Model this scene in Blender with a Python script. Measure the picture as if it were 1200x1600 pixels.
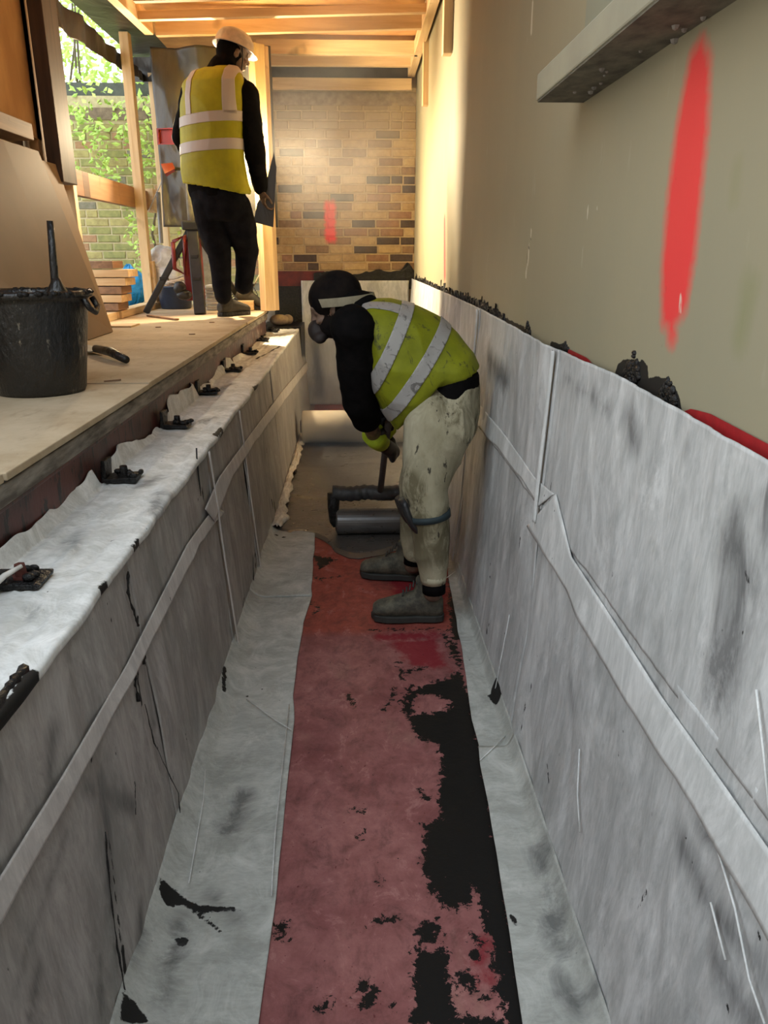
import bpy, bmesh, math, random
import numpy as np
from mathutils import Vector, Matrix
random.seed(4); rng = np.random.default_rng(7)
for o in list(bpy.data.objects): bpy.data.objects.remove(o)
scene = bpy.context.scene
C = scene.collection

# ------------------------------------------------------------------ camera
FPX = 1190.0; CX, CY = 600.0, 800.0; VPX, VPY = 556.0, 398.0; CAMH = 1.41
_d = np.array([(VPX-CX)/FPX, (CY-VPY)/FPX, 1.0])
_psi = math.atan2(-_d[0], math.hypot(_d[1], 1)); _p = math.asin(_d[1]/np.linalg.norm(_d))
FW = np.array([math.sin(_psi)*math.cos(_p), math.cos(_psi)*math.cos(_p), -math.sin(_p)])
RT = np.array([math.cos(_psi), -math.sin(_psi), 0.0]); UP = np.cross(RT, FW)
CAM = np.array([0, 0, CAMH])
def ray(x, y): return FW + RT*(x-CX)/FPX + UP*(CY-y)/FPX
def PZ(x, y, z): r = ray(x, y); return CAM + r*((z-CAMH)/r[2])     # point on a level plane
def PY(x, y, Y): r = ray(x, y); return CAM + r*(Y/r[1])            # point on a cross plane
def PX(x, y, X): r = ray(x, y); return CAM + r*(X/r[0])            # point on a side plane
cd = bpy.data.cameras.new('camera'); cam = bpy.data.objects.new('camera', cd); C.objects.link(cam)
cd.sensor_fit = 'VERTICAL'; cd.sensor_height = 36; cd.lens = 36*FPX/1600; cd.clip_start = .02
m = Matrix(((RT[0], UP[0], -FW[0], 0), (RT[1], UP[1], -FW[1], 0), (RT[2], UP[2], -FW[2], CAMH), (0, 0, 0, 1)))
cam.matrix_world = m; scene.camera = cam

# ------------------------------------------------------------------ world, lights, exposure
w = bpy.data.worlds.new('world'); scene.world = w; w.use_nodes = True
wn = w.node_tree.nodes; wl = w.node_tree.links
bg = wn['Background']; bg.inputs[1].default_value = 3.0
tc = wn.new('ShaderNodeTexCoord'); sx = wn.new('ShaderNodeSeparateXYZ'); cr = wn.new('ShaderNodeValToRGB')
wl.new(tc.outputs['Generated'], sx.inputs[0]); wl.new(sx.outputs[2], cr.inputs[0]); wl.new(cr.outputs[0], bg.inputs[0])
cr.color_ramp.elements[0].position = 0.0; cr.color_ramp.elements[0].color = (.98, .98, .94, 1)
cr.color_ramp.elements[1].position = .7; cr.color_ramp.elements[1].color = (.80, .90, 1.0, 1)
vs = scene.view_settings; vs.view_transform = 'Standard'; vs.look = 'None'; vs.gamma = 1; vs.exposure = 0.0
vs.use_curve_mapping = False
LAMP = Vector((-1.42, 5.98, 2.34))
def area(name, loc, target, size, sizey, power, col, spread=180):
    l = bpy.data.lights.new(name, 'AREA'); l.shape = 'RECTANGLE'; l.size = size; l.size_y = sizey
    l.energy = power; l.color = col; l.spread = math.radians(spread)
    o = bpy.data.objects.new(name, l); C.objects.link(o); o.location = loc
    o.rotation_euler = (Vector(target)-Vector(loc)).to_track_quat('-Z', 'Y').to_euler(); return o

LAMPPOS = (-1.0, 6.17, 2.15); LAMPAIM = (.55, 4.2, 1.9)
LAMPCOL = (1.0, .79, .50)
LAMP2 = (-.88, 6.14, 2.22); AIM2 = (.1, 7.6, 1.8); LAMP3 = PY(266, 214, 6.2); AIM3 = (-1.78, 4.2, 2.3)
def front(p, q, d=.045): p = Vector([float(c) for c in p]); return p+(Vector(q)-p).normalized()*d
area('work_light', front(LAMPPOS, LAMPAIM), LAMPAIM, .10, .08, 185, LAMPCOL, 175)
area('work_light_back', front(LAMP2, AIM2), AIM2, .12, .10, 75, LAMPCOL, 175)
area('work_light_left', front(LAMP3, AIM3), AIM3, .12, .10, 30, LAMPCOL, 170)

# ------------------------------------------------------------------ tags and object helpers
def link(name, me, mats=(), parent=None):
    o = bpy.data.objects.new(name, me); C.objects.link(o)
    for mm in (mats if isinstance(mats, (list, tuple)) else [mats]): me.materials.append(mm)
    if parent: o.parent = parent
    return o
def tag(o, label, cat, group=None, kind=None):
    o['label'] = label; o['category'] = cat
    if group: o['group'] = group
    if kind: o['kind'] = kind
    return o
def empty(name, loc=(0, 0, 0), label=None, cat=None, group=None, kind=None, rz=0):
    o = bpy.data.objects.new(name, None); C.objects.link(o); o.location = loc; o.rotation_euler = (0, 0, rz)
    o.empty_display_size = .05
    if label: tag(o, label, cat, group)
    if kind: o['kind'] = kind
    return o
def structure(o): o['kind'] = 'structure'; return o
def smooth(me, on=True):
    me.polygons.foreach_set('use_smooth', [on]*len(me.polygons))
class MB:
    """collects shapes in world coordinates; build() links them as one mesh, re-based on its parent"""
    def __init__(s): s.v = []; s.f = []
    def add(s, vs, fs):
        n = len(s.v); s.v += [tuple(map(float, v)) for v in vs]; s.f += [tuple(i+n for i in f) for f in fs]; return s
    def box(s, a, b, rot=None, jit=0):
        a = np.array(a, float); b = np.array(b, float)
        vs = [np.array([(a, b)[i][0], (a, b)[j][1], (a, b)[k][2]]) for i in (0, 1) for j in (0, 1) for k in (0, 1)]
        if jit: vs = [v+rng.uniform(-jit, jit, 3) for v in vs]
        if rot is not None:
            c = (a+b)/2; vs = [np.array(rot @ Vector(v-c))+c for v in vs]
        return s.add(vs, [(0, 1, 3, 2), (4, 6, 7, 5), (0, 4, 5, 1), (2, 3, 7, 6), (0, 2, 6, 4), (1, 5, 7, 3)])
    def beam(s, p, q, w, h, up=(0, 0, 1)):
        p = Vector(p); q = Vector(q); d = (q-p).normalized(); u = Vector(up); r = d.cross(u)
        if r.length < 1e-4: r = d.cross(Vector((1, 0, 0)))
        r.normalize(); u = r.cross(d); vs = []
        for c in (p, q):
            for a, b in ((-1, -1), (1, -1), (1, 1), (-1, 1)): vs.append(c+r*a*w/2+u*b*h/2)
        return s.add(vs, [(3, 2, 1, 0), (4, 5, 6, 7), (0, 1, 5, 4), (1, 2, 6, 5), (2, 3, 7, 6), (3, 0, 4, 7)])
    def tube(s, pts, r, n=10, cap=True):
        pts = [Vector(p) for p in pts]; rs = r if isinstance(r, (list, tuple)) else [r]*len(pts)
        k = len(s.v); prev = None
        for i, p in enumerate(pts):
            d = (pts[min(i+1, len(pts)-1)]-pts[max(i-1, 0)]).normalized()
            a = prev if prev is not None else Vector((0, 0, 1)) if abs(d.z) < .9 else Vector((1, 0, 0))
            u = (a-d*a.dot(d)).normalized(); v = d.cross(u); prev = u
            for j in range(n):
                t = 2*math.pi*j/n; q = p+(u*math.cos(t)+v*math.sin(t))*rs[i]; s.v.append(tuple(q))
        for i in range(len(pts)-1):
            for j in range(n):
                s.f.append((k+i*n+j, k+i*n+(j+1) % n, k+(i+1)*n+(j+1) % n, k+(i+1)*n+j))
        if cap:
            s.f.append(tuple(k+j for j in reversed(range(n)))); s.f.append(tuple(k+(len(pts)-1)*n+j for j in range(n)))
        return s
    def loft(s, secs, n=18):
        """secs: (centre, axis_u vector, axis_v vector) -> closed elliptical loft with rounded ends"""
        k = len(s.v)
        for c, u, v in secs:
            for j in range(n):
                t = 2*math.pi*j/n; s.v.append(tuple(Vector(c)+Vector(u)*math.cos(t)+Vector(v)*math.sin(t)))
        for i in range(len(secs)-1):
            for j in range(n): s.f.append((k+i*n+j, k+i*n+(j+1) % n, k+(i+1)*n+(j+1) % n, k+(i+1)*n+j))
        s.f.append(tuple(k+j for j in reversed(range(n)))); s.f.append(tuple(k+(len(secs)-1)*n+j for j in range(n)))
        return s
    def ball(s, c, r, M=None, n=14, m=9):
        r = (r, r, r) if not hasattr(r, '__len__') else r; vs = []; c = Vector(c)
        for i in range(m+1):
            ph = math.pi*i/m
            for j in range(n):
                t = 2*math.pi*j/n; q = Vector((r[0]*math.sin(ph)*math.cos(t), r[1]*math.sin(ph)*math.sin(t), r[2]*math.cos(ph)))
                if M is not None: q = M @ q
                vs.append(c+q)
        return s.add(vs, [(i*n+j, (i+1)*n+j, (i+1)*n+(j+1) % n, i*n+(j+1) % n) for i in range(m) for j in range(n)])
    def limb(s, pts, rs, n=14):
        """tapered limb with round joints"""
        s.tube(pts, rs, n)
        for p, r in zip(pts, rs): s.ball(p, r, n=n)
        return s
    def lathe(s, prof, c, n=40, M=None):
        k = len(s.v); c = Vector(c)
        for r, z in prof:
            for j in range(n):
                t = 2*math.pi*j/n; q = Vector((r*math.cos(t), r*math.sin(t), z))
                if M is not None: q = M @ q
                s.v.append(tuple(c+q))
        for i in range(len(prof)-1):
            for j in range(n): s.f.append((k+i*n+j, k+i*n+(j+1) % n, k+(i+1)*n+(j+1) % n, k+(i+1)*n+j))
        return s
    def mesh(s, name, off=(0, 0, 0)):
        me = bpy.data.meshes.new(name); o = Vector(off)
        me.from_pydata([tuple(Vector(v)-o) for v in s.v], [], s.f); me.validate(); me.update()
        bm = bmesh.new(); bm.from_mesh(me)
        bmesh.ops.remove_doubles(bm, verts=bm.verts, dist=1e-6)
        bmesh.ops.recalc_face_normals(bm, faces=bm.faces); bm.to_mesh(me); bm.free(); return me
    def build(s, name, mat, parent=None, sm=False, bevel=0, origin=None):
        off = Vector((0, 0, 0)); p = parent
        while p: off += p.location; p = p.parent
        if origin is not None: off = Vector(origin)
        me = s.mesh(name, off); smooth(me, sm); o = link(name, me, mat, parent)
        if origin is not None and parent is None: o.location = origin
        if bevel:
            b = o.modifiers.new('bevel', 'BEVEL'); b.width = bevel; b.segments = 2; b.limit_method = 'ANGLE'; b.angle_limit = .6
        return o

# ------------------------------------------------------------------ numpy noise and stains
def _h(i, j, k):
    n = (i*374761393+j*668265263+k*2147483647) & 0xffffffff
    n = ((n ^ (n >> 13))*1274126177) & 0xffffffff
    return ((n ^ (n >> 16)) & 0xffff)/65535.0
def vnoise(P, s=1.0, seed=0):
    P = np.asarray(P, float)*s+seed*17.3; I = np.floor(P).astype(np.int64); F = P-I; F = F*F*(3-2*F); r = 0
    for a in (0, 1):
        for b in (0, 1):
            for c in (0, 1):
                wt = (F[:, 0] if a else 1-F[:, 0])*(F[:, 1] if b else 1-F[:, 1])*(F[:, 2] if c else 1-F[:, 2])
                r = r+wt*_h(I[:, 0]+a, I[:, 1]+b, I[:, 2]+c)
    return r*2-1
def fbm(P, s=1.0, o=3, seed=0):
    return sum(vnoise(P, s*2**i, seed+i)/2**i for i in range(o))
def seg_dist(Q, a, b):
    a = np.array(a); b = np.array(b); ab = b-a; t = np.clip(((Q-a)@ab)/max(ab@ab, 1e-12), 0, 1)
    return np.linalg.norm(Q-(a+t[:, None]*ab), axis=1)
def sd_poly(Q, pts):
    d = np.full(len(Q), 9e9); ins = np.zeros(len(Q), bool); n = len(pts)
    for i in range(n):
        a = pts[i]; b = pts[(i+1) % n]; d = np.minimum(d, seg_dist(Q, a, b))
        c = ((a[1] > Q[:, 1]) != (b[1] > Q[:, 1]))
        xx = (b[0]-a[0])*(Q[:, 1]-a[1])/((b[1]-a[1]) or 1e-9)+a[0]
        ins ^= c & (Q[:, 0] < xx)
    return np.where(ins, -d, d)
def stain(Q, polys=(), lines=(), holes=(), scale=.03):
    v = np.zeros(len(Q))
    for p in polys: v = np.maximum(v, np.clip(.5-sd_poly(Q, [tuple(q) for q in p])/scale, 0, 1))
    for pts, r in lines:
        d = np.full(len(Q), 9e9)
        if len(pts) == 1: d = np.linalg.norm(Q-np.array(pts[0]), axis=1)
        for a, b in zip(pts[:-1], pts[1:]): d = np.minimum(d, seg_dist(Q, a, b))
        v = np.maximum(v, np.clip(.5-(d-r)/scale, 0, 1))
    for p in holes: v = np.minimum(v, 1-np.clip(.5-sd_poly(Q, [tuple(q) for q in p])/scale, 0, 1))
    return v
def grid(name, us, vs, fn, mat, parent=None, attrs=None, thick=0, mask=None, sm=True):
    """surface through fn(U,V)->(N,3); attrs: {name: fn(points)->values}"""
    U, V = np.meshgrid(us, vs, indexing='ij'); P = fn(U.ravel(), V.ravel()); nu, nv = len(us), len(vs)
    i = np.arange(nu-1)[:, None]*nv+np.arange(nv-1)[None, :]; i = i.ravel()
    F = np.stack([i, i+nv, i+nv+1, i+1], 1)
    if mask is not None:
        c = (U.ravel()[F].mean(1), V.ravel()[F].mean(1)); F = F[mask(*c)]
        used = np.unique(F); mp = -np.ones(len(P), int); mp[used] = np.arange(len(used)); F = mp[F]; P = P[used]
    off = np.zeros(3); p = parent
    while p: off += np.array(p.location); p = p.parent
    me = bpy.data.meshes.new(name); me.from_pydata((P-off).tolist(), [], F.tolist()); me.update(); smooth(me, sm)
    for k, f in (attrs or {}).items():
        a = me.attributes.new(k, 'FLOAT', 'POINT'); a.data.foreach_set('value', np.asarray(f(P), np.float32))
    o = link(name, me, mat, parent)
    if thick:
        s = o.modifiers.new('solid', 'SOLIDIFY'); s.thickness = thick; s.offset = 0
    return o
def geo(a, b, k):
    n = int(math.log(b/a)/k)+1; return np.exp(np.linspace(math.log(a), math.log(b), n))

# ------------------------------------------------------------------ materials
class NT:
    def __init__(s, name):
        s.m = bpy.data.materials.new(name); s.m.use_nodes = True; s.n = s.m.node_tree.nodes; s.l = s.m.node_tree.links
        s.b = s.n['Principled BSDF']; s.tc = s.n.new('ShaderNodeTexCoord'); s.g = s.n.new('ShaderNodeNewGeometry')
    def put(s, inp, v):
        if hasattr(v, 'is_output'): s.l.new(v, inp)
        elif isinstance(v, (tuple, list)) and len(v) == 3 and inp.type == 'RGBA': inp.default_value = (*v, 1)
        else: inp.default_value = v
    def noise(s, scale, vec=(1, 1, 1), detail=4, rough=.6, dist=0, src=None):
        mp = s.n.new('ShaderNodeMapping'); mp.inputs['Scale'].default_value = vec
        s.l.new(src or s.g.outputs['Position'], mp.inputs[0]); t = s.n.new('ShaderNodeTexNoise')
        t.inputs['Scale'].default_value = scale; t.inputs['Detail'].default_value = detail
        t.inputs['Roughness'].default_value = rough; t.inputs['Distortion'].default_value = dist
        s.l.new(mp.outputs[0], t.inputs['Vector']); return t.outputs[0]
    def ramp(s, x, lo, hi, a=0.0, b=1.0):
        r = s.n.new('ShaderNodeMapRange'); r.inputs[1].default_value = lo; r.inputs[2].default_value = hi
        r.inputs[3].default_value = a; r.inputs[4].default_value = b; s.put(r.inputs[0], x); return r.outputs[0]
    def mix(s, f, a, b):
        r = s.n.new('ShaderNodeMix'); r.data_type = 'RGBA'; s.put(r.inputs[0], f); s.put(r.inputs[6], a); s.put(r.inputs[7], b)
        return r.outputs[2]
    def math(s, op, a, b=0.0):
        r = s.n.new('ShaderNodeMath'); r.operation = op; s.put(r.inputs[0], a); s.put(r.inputs[1], b); return r.outputs[0]
    def attr(s, name):
        r = s.n.new('ShaderNodeAttribute'); r.attribute_name = name; return r.outputs['Fac']
    def pos(s): r = s.n.new('ShaderNodeSeparateXYZ'); s.l.new(s.g.outputs['Position'], r.inputs[0]); return r.outputs
    def bump(s, h, st=.3, d=.01):
        r = s.n.new('ShaderNodeBump'); r.inputs['Strength'].default_value = st; r.inputs['Distance'].default_value = d
        s.put(r.inputs['Height'], h); s.l.new(r.outputs[0], s.b.inputs['Normal'])
    def done(s, col, rough=.8, metal=0.0, spec=.5):
        s.put(s.b.inputs['Base Color'], col); s.put(s.b.inputs['Roughness'], rough); s.put(s.b.inputs['Metallic'], metal)
        s.put(s.b.inputs['Specular IOR Level'], spec); return s.m
def plain(name, a, b=None, scale=20, rough=.7, metal=0, bump=.2, vec=(1, 1, 1), spec=.5, bd=.004):
    t = NT(name); n = t.noise(scale, vec); b = b or tuple(c*.7 for c in a)
    if bump: t.bump(n, bump, bd)
    return t.done(t.mix(t.ramp(n, .35, .65), a, b), rough, metal, spec)
def wood(name, axis, a=(.74, .55, .31), b=(.55, .35, .17)):
    t = NT(name); v = [14, 14, 14]; v['xyz'.index(axis)] = .9
    n = t.noise(1.6, tuple(v), 5, .6, .6); k = t.noise(5, (1, 1, 1), 2)
    c = t.mix(t.ramp(n, .35, .7), a, b); c = t.mix(t.ramp(k, .68, .78), c, tuple(q*.5 for q in b))
    t.bump(n, .15, .004); return t.done(c, .65)
M = {}
for ax in 'xyz': M['pine_'+ax] = wood('pine_'+ax, ax)
M['pine_dark'] = wood('pine_dark', 'z', (.10, .055, .03), (.05, .028, .015))
M['pine_old'] = wood('pine_old', 'y', (.30, .17, .09), (.16, .09, .05))
M['black'] = plain('black_plastic', (.012, .012, .013), (.02, .02, .02), rough=.45)
M['tar'] = plain('tar', (.006, .006, .006), (.016, .014, .013), 60, .4, bump=1.0, bd=.01, spec=.3)
M['steel'] = plain('steel', (.5, .5, .5), rough=.3, metal=1)

def fleece(name, dirtamt=1.0, base=(.58, .58, .565), low=(.37, .375, .365), stretch=(1, 1, .22), sc=26, rot=None):
    t = NT(name); n1 = t.noise(sc, stretch, 7, .75, .8); n2 = t.noise(3.2, (1, 1, .5), 5, .7, .8)
    n3 = t.noise(140, stretch, 3, .6)
    c = t.mix(t.ramp(n1, .34, .68), base, low)
    c = t.mix(t.ramp(n3, .3, .75, 0, .35), c, tuple(q*.62 for q in low)); n4 = t.noise(7, (1, 1, .35), 6, .75, 1.2); c = t.mix(t.ramp(n4, .46, .68, 0, .8), c, tuple(min(1, q*1.22) for q in base))
    c = t.mix(t.math('MULTIPLY', t.ramp(n2, .50, .74), .5*dirtamt), c, (.16, .165, .15))
    # black bitumen marks placed as attributes, broken up by noise
    nm = t.noise(52, (1, 1, .45), 5, .75, .5); d = t.attr('mark')
    v = t.math('ADD', d, t.math('MULTIPLY', t.math('SUBTRACT', nm, .5), 1.5))
    k = t.ramp(v, .44, .60); k = t.math('MULTIPLY', k, t.ramp(d, .02, .1))
    c = t.mix(k, c, (.012, .011, .010))
    sm = t.attr('smudge_shade'); v2 = t.math('ADD', sm, t.math('MULTIPLY', t.math('SUBTRACT', n4, .5), 2.6))
    k2 = t.math('MULTIPLY', t.ramp(v2, .35, .95), t.ramp(sm, .02, .2)); c = t.mix(t.math('MULTIPLY', k2, .75), c, (.055, .055, .055))
    # small random tar specks
    sp = t.noise(55, (1, 1, .6), 2, .5); c = t.mix(t.ramp(sp, .765, .80), c, (.02, .018, .016))
    hh = t.math('ADD', t.math('MULTIPLY', n2, 1.6), t.math('ADD', n1, t.math('MULTIPLY', n3, .4)))
    t.bump(hh, .22, .005); return t.done(c, .75, 0, .25)
M['fleece'] = fleece('fleece_wall')
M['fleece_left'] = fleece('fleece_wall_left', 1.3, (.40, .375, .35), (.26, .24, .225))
M['fleece_lap'] = fleece('fleece_lap', .35, (.66, .66, .64), (.50, .51, .49))
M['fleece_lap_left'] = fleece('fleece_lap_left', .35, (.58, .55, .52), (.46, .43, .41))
M['fleece_floor'] = fleece('fleece_floor', .9, (.47, .475, .44), (.33, .335, .30), (.35, 1, 1), 16)
M['fleece_top'] = fleece('fleece_top', .7, (.72, .72, .70), (.50, .50, .46), (.4, 1, 1), 18)
M['fleece_torn'] = fleece('fleece_torn', .6, (.70, .66, .58), (.48, .43, .36), (1, 1, 1), 30)

# painted wall
def wallmat():
    t = NT('olive_paint'); n = t.noise(1.3, (1, 1, .6), 4); f = t.noise(9, (1, 1, .3), 5, .7)
    c = t.mix(t.ramp(n, .3, .7), (.335, .290, .185), (.285, .262, .178))
    c = t.mix(t.ramp(f, .62, .78, 0, .35), c, (.50, .46, .36))
    c = t.mix(t.ramp(t.noise(3, (1, 1, .35), 3), .60, .72, 0, .25), c, (.30, .27, .14))
    r = t.attr('red'); nn = t.noise(60, (1, 1, 1), 3); v = t.math('ADD', r, t.math('MULTIPLY', t.math('SUBTRACT', nn, .5), .25))
    c = t.mix(t.ramp(v, .12, .58, 0, .97), c, (.78, .042, .045))
    s_ = t.attr('chip'); v = t.math('ADD', s_, t.math('MULTIPLY', t.math('SUBTRACT', t.noise(30, (1, 1, .25), 3), .5), .8))
    c = t.mix(t.math('MULTIPLY', t.ramp(v, .45, .6), .7), c, (.66, .62, .50))
    g = t.attr('green'); v = t.math('ADD', g, t.math('MULTIPLY', t.math('SUBTRACT', f, .5), .8)); c = t.mix(t.ramp(v, .3, .9, 0, .6), c, (.20, .21, .085))
    k = t.attr('crack'); c = t.mix(t.ramp(k, .4, .7, 0, .85), c, (.06, .045, .03))
    bl = t.attr('mark'); v = t.math('ADD', bl, t.math('MULTIPLY', t.math('SUBTRACT', t.noise(26, (1, 1, 1), 4), .5), .9))
    c = t.mix(t.math('MULTIPLY', t.ramp(v, .48, .54), t.ramp(bl, .02, .1)), c, (.012, .011, .010))
    t.bump(t.math('ADD', f, t.noise(2.2, (1, 1, 1), 2)), .12, .006); return t.done(c, .62, 0, .35)
M['olive'] = wallmat()
def floormat():
    t = NT('red_primed_concrete'); n = t.noise(3.5, (1, 1, 1), 6, .7); n2 = t.noise(22, (1, 1, 1), 5, .7)
    P = t.pos(); yb = t.ramp(P[1], 2.66, 2.72)
    c = t.mix(t.ramp(n, .36, .64), (.33, .14, .13), (.20, .070, .068))
    c = t.mix(t.ramp(n2, .40, .75, 0, .6), c, (.17, .060, .055))
    c = t.mix(t.ramp(t.noise(7, (1, .4, 1), 4), .58, .75, 0, .55), c, (.27, .155, .12))
    far = t.mix(t.ramp(n2, .3, .7), (.34, .085, .060), (.20, .045, .036)); c = t.mix(yb, c, far)
    n5 = t.noise(11, (1, .8, 1), 7, .8, .5); c = t.mix(t.ramp(n5, .50, .66, 0, .6), c, (.085, .035, .033)); c = t.mix(t.ramp(n5, .44, .34, 0, .45), c, (.48, .24, .22))
    r = t.attr('red'); v = t.math('ADD', r, t.math('MULTIPLY', t.math('SUBTRACT', n2, .5), 1.2)); c = t.mix(t.math('MULTIPLY', t.ramp(v, .45, .8), .8), c, (.20, .008, .018))
    sp = t.noise(70, (1, 1, 1), 2); c = t.mix(t.ramp(sp, .70, .73, 0, .8), c, (.10, .02, .02))
    sp2 = t.noise(42, (1, 1, 1), 3); c = t.mix(t.ramp(sp2, .715, .735), c, (.015, .012, .012))
    d = t.attr('mark'); nm = t.noise(38, (1, 1, 1), 6, .75, .4); v = t.math('ADD', d, t.math('MULTIPLY', t.math('SUBTRACT', nm, .5), 2.3))
    k = t.math('MULTIPLY', t.ramp(v, .49, .52), t.ramp(d, .02, .08))
    c = t.mix(k, c, (.010, .0095, .009)); ro = t.ramp(k, 0, 1, .62, .45)
    t.bump(t.math('ADD', n2, t.math('MULTIPLY', k, 1.5)), .35, .004); return t.done(c, ro, 0, .14)
M['redfloor'] = floormat()
def wetmat():
    t = NT('wet_bitumen_sheet'); n = t.noise(3, (1, 2.5, 1), 4, .6, .6); n2 = t.noise(24, (1, 2, 1), 4)
    c = t.mix(t.ramp(n, .4, .65), (.085, .078, .070), (.05, .045, .042))
    t.bump(t.math('ADD', n2, t.math('MULTIPLY', n, 3)), .22, .004); return t.done(c, t.ramp(n2, .3, .7, .24, .44), 0, .9)
M['wet'] = wetmat()
def beammat():
    t = NT('red_oxide_steel'); n = t.noise(30, (.3, 1, .35), 4, .7); n2 = t.noise(5)
    c = t.mix(t.ramp(n2, .4, .6), (.10, .028, .022), (.05, .018, .015))
    P = t.pos(); c = t.mix(t.math('MULTIPLY', t.ramp(n, .56, .60), .95), c, (.010, .009, .008))
    c = t.mix(t.math('MULTIPLY', t.ramp(t.noise(38, (1, .8, .3), 3), .60, .63), t.ramp(P[1], 3.5, 6)), c, (.35, .30, .25))
    t.bump(n, .2); return t.done(c, .5)
M['beam'] = beammat()
def boardmat():
    t = NT('dusty_board'); n = t.noise(2.5, (1, 1, 1), 6, .7); n2 = t.noise(30, (1, .35, 1), 4)
    c = t.mix(t.ramp(n, .35, .65), (.52, .42, .29), (.38, .29, .18)); c = t.mix(t.ramp(n2, .55, .8, 0, .5), c, (.25, .18, .11))
    c = t.mix(t.ramp(t.noise(48), .71, .74), c, (.06, .045, .03)); t.bump(n2, .2, .003); return t.done(c, .8, 0, .25)
M['board'] = boardmat()
M['board_edge'] = plain('board_edge', (.27, .24, .20), (.08, .065, .05), 14, .8, vec=(1, .5, 3))
M['ply'] = plain('ply_sheet', (.66, .36, .14), (.48, .24, .085), 5, .7, vec=(1, 1, .4))
M['mdf'] = plain('mdf_sheet', (.21, .13, .068), (.17, .105, .055), 1.5, .65, bump=.03)
M['concrete'] = plain('concrete', (.30, .27, .23), (.17, .15, .13), 8, .85)
M['stone'] = plain('stone', (.32, .24, .16), (.20, .14, .10), 20, .85)
M['mortar'] = None
def spraymix(t, c):
    P = t.pos(); p0 = PY(509, 320, 7.55); p1 = PY(523, 373, 7.55)
    dx = t.math('ABSOLUTE', t.math('SUBTRACT', P[0], (p0[0]+p1[0])/2)); dz = t.math('ABSOLUTE', t.math('SUBTRACT', P[2], (p0[2]+p1[2])/2))
    nn = t.math('MULTIPLY', t.math('SUBTRACT', t.noise(25), .5), .05)
    a = t.ramp(t.math('ADD', dx, nn), .035, .065, 1, 0); b = t.ramp(t.math('ADD', dz, nn), .15, .20, 1, 0)
    return t.mix(t.math('MULTIPLY', a, b), c, (.78, .05, .06))
def brickmat(name, a, b):
    t = NT(name); n = t.noise(24, (1, 1, 1), 5, .7)
    c = t.mix(t.ramp(n, .35, .65), a, b); P = t.pos()
    c = t.mix(t.math('MULTIPLY', t.ramp(P[2], 2.30, 2.52), .75), c, (.33, .245, .15))  # upper courses blend to one tone, haze put into the brick colour
    c = spraymix(t, c); t.bump(n, .5, .006); return t.done(c, .85, 0, .2)
BR = [brickmat('brick_yellow', (.40, .27, .13), (.30, .19, .09)), brickmat('brick_pale', (.46, .33, .17), (.36, .24, .12)),
      brickmat('brick_brown', (.27, .165, .09), (.19, .115, .065)), brickmat('brick_dark', (.095, .065, .05), (.06, .045, .04)),
      brickmat('brick_red', (.31, .17, .10), (.22, .12, .07))]
GR = [plain('garden_brick_a', (.50, .44, .17), (.36, .30, .12), 20, .85), plain('garden_brick_b', (.38, .36, .13), (.26, .27, .10), 20, .85),
      plain('garden_brick_c', (.50, .30, .15), (.38, .22, .12), 20, .85), plain('garden_brick_d', (.30, .27, .2), (.2, .19, .12), 20, .85)]
t = NT('mortar_warm'); M['mortar'] = t.done(spraymix(t, t.mix(t.ramp(t.noise(30), .3, .7), (.46, .335, .19), (.35, .25, .14))), .9)
M['mortar_out'] = plain('mortar_out', (.62, .54, .32), (.50, .42, .24), 30, .9)
def sheetmat(name, col, rough=.35, alpha=1.0, spec=.5):
    t = NT(name); n = t.noise(2.5, (1, 1, .5), 4, .6, 1.2)
    t.bump(n, .6, .03); mm = t.done(t.mix(t.ramp(n, .35, .65), col, tuple(c*1.6 for c in col)), rough, 0, spec)
    t.b.inputs['Alpha'].default_value = alpha; return mm
M['poly_black'] = sheetmat('black_polythene', (.028, .024, .020), .38)
M['poly_grey'] = sheetmat('grey_polythene', (.040, .037, .034), .3)
M['leaf'] = plain('leaf', (.58, .76, .17), (.38, .60, .11), 8, .5, bump=0)
t = M['leaf'].node_tree.nodes['Principled BSDF']; t.inputs['Transmission Weight'].default_value = 0.0
M['bark'] = plain('bark', (.12, .09, .05))

# ------------------------------------------------------------------ LARGE STRUCTURE
WALLX = .552; FACE_L_TOP = -.53; BACKY = 7.6; DECKZ = .98
# right painted wall
def yz(px, py, X=WALLX): q = PX(px, py, X); return (q[1], q[2])
wr_red = lambda P: stain(P[:, 1:], polys=[[yz(*q) for q in [(1097, 72), (1107, 100), (1103, 200), (1093, 300), (1083, 400), (1070, 480), (1050, 505), (1040, 500), (1040, 420), (1050, 300), (1065, 190), (1085, 90)]]], lines=[([yz(694, 345), yz(694, 430)], .03), ([yz(1048, 480), yz(1052, 525)], .005)], scale=.075)
wr_chip = lambda P: stain(P[:, 1:], lines=[([yz(922, 320), yz(918, 345)], .004), ([yz(932, 322), yz(927, 340)], .003), ([yz(937, 318), yz(935, 330)], .003), ([yz(914, 385), yz(911, 420)], .003), ([yz(830, 360), yz(822, 430)], .01), ([yz(832, 5), yz(830, 50)], .012), ([yz(1066, 460), yz(1064, 490)], .006), ([yz(1086, 610), yz(1088, 614)], .004)], scale=.018)
wr_green = lambda P: stain(P[:, 1:], lines=[([yz(1172, 450), yz(1155, 530)], .02), ([yz(1152, 260), yz(1147, 310)], .008)], scale=.08)
wr_crack = lambda P: stain(P[:, 1:], lines=[([yz(830, 372), yz(824, 395), yz(822, 432)], .004), ([yz(1044, 440), yz(1040, 480), yz(1034, 580)], .0005), ([yz(1062, 205), yz(1070, 245), yz(1055, 290)], .0005), ([yz(1100, 215), yz(1070, 245)], .0004)], scale=.006)
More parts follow.
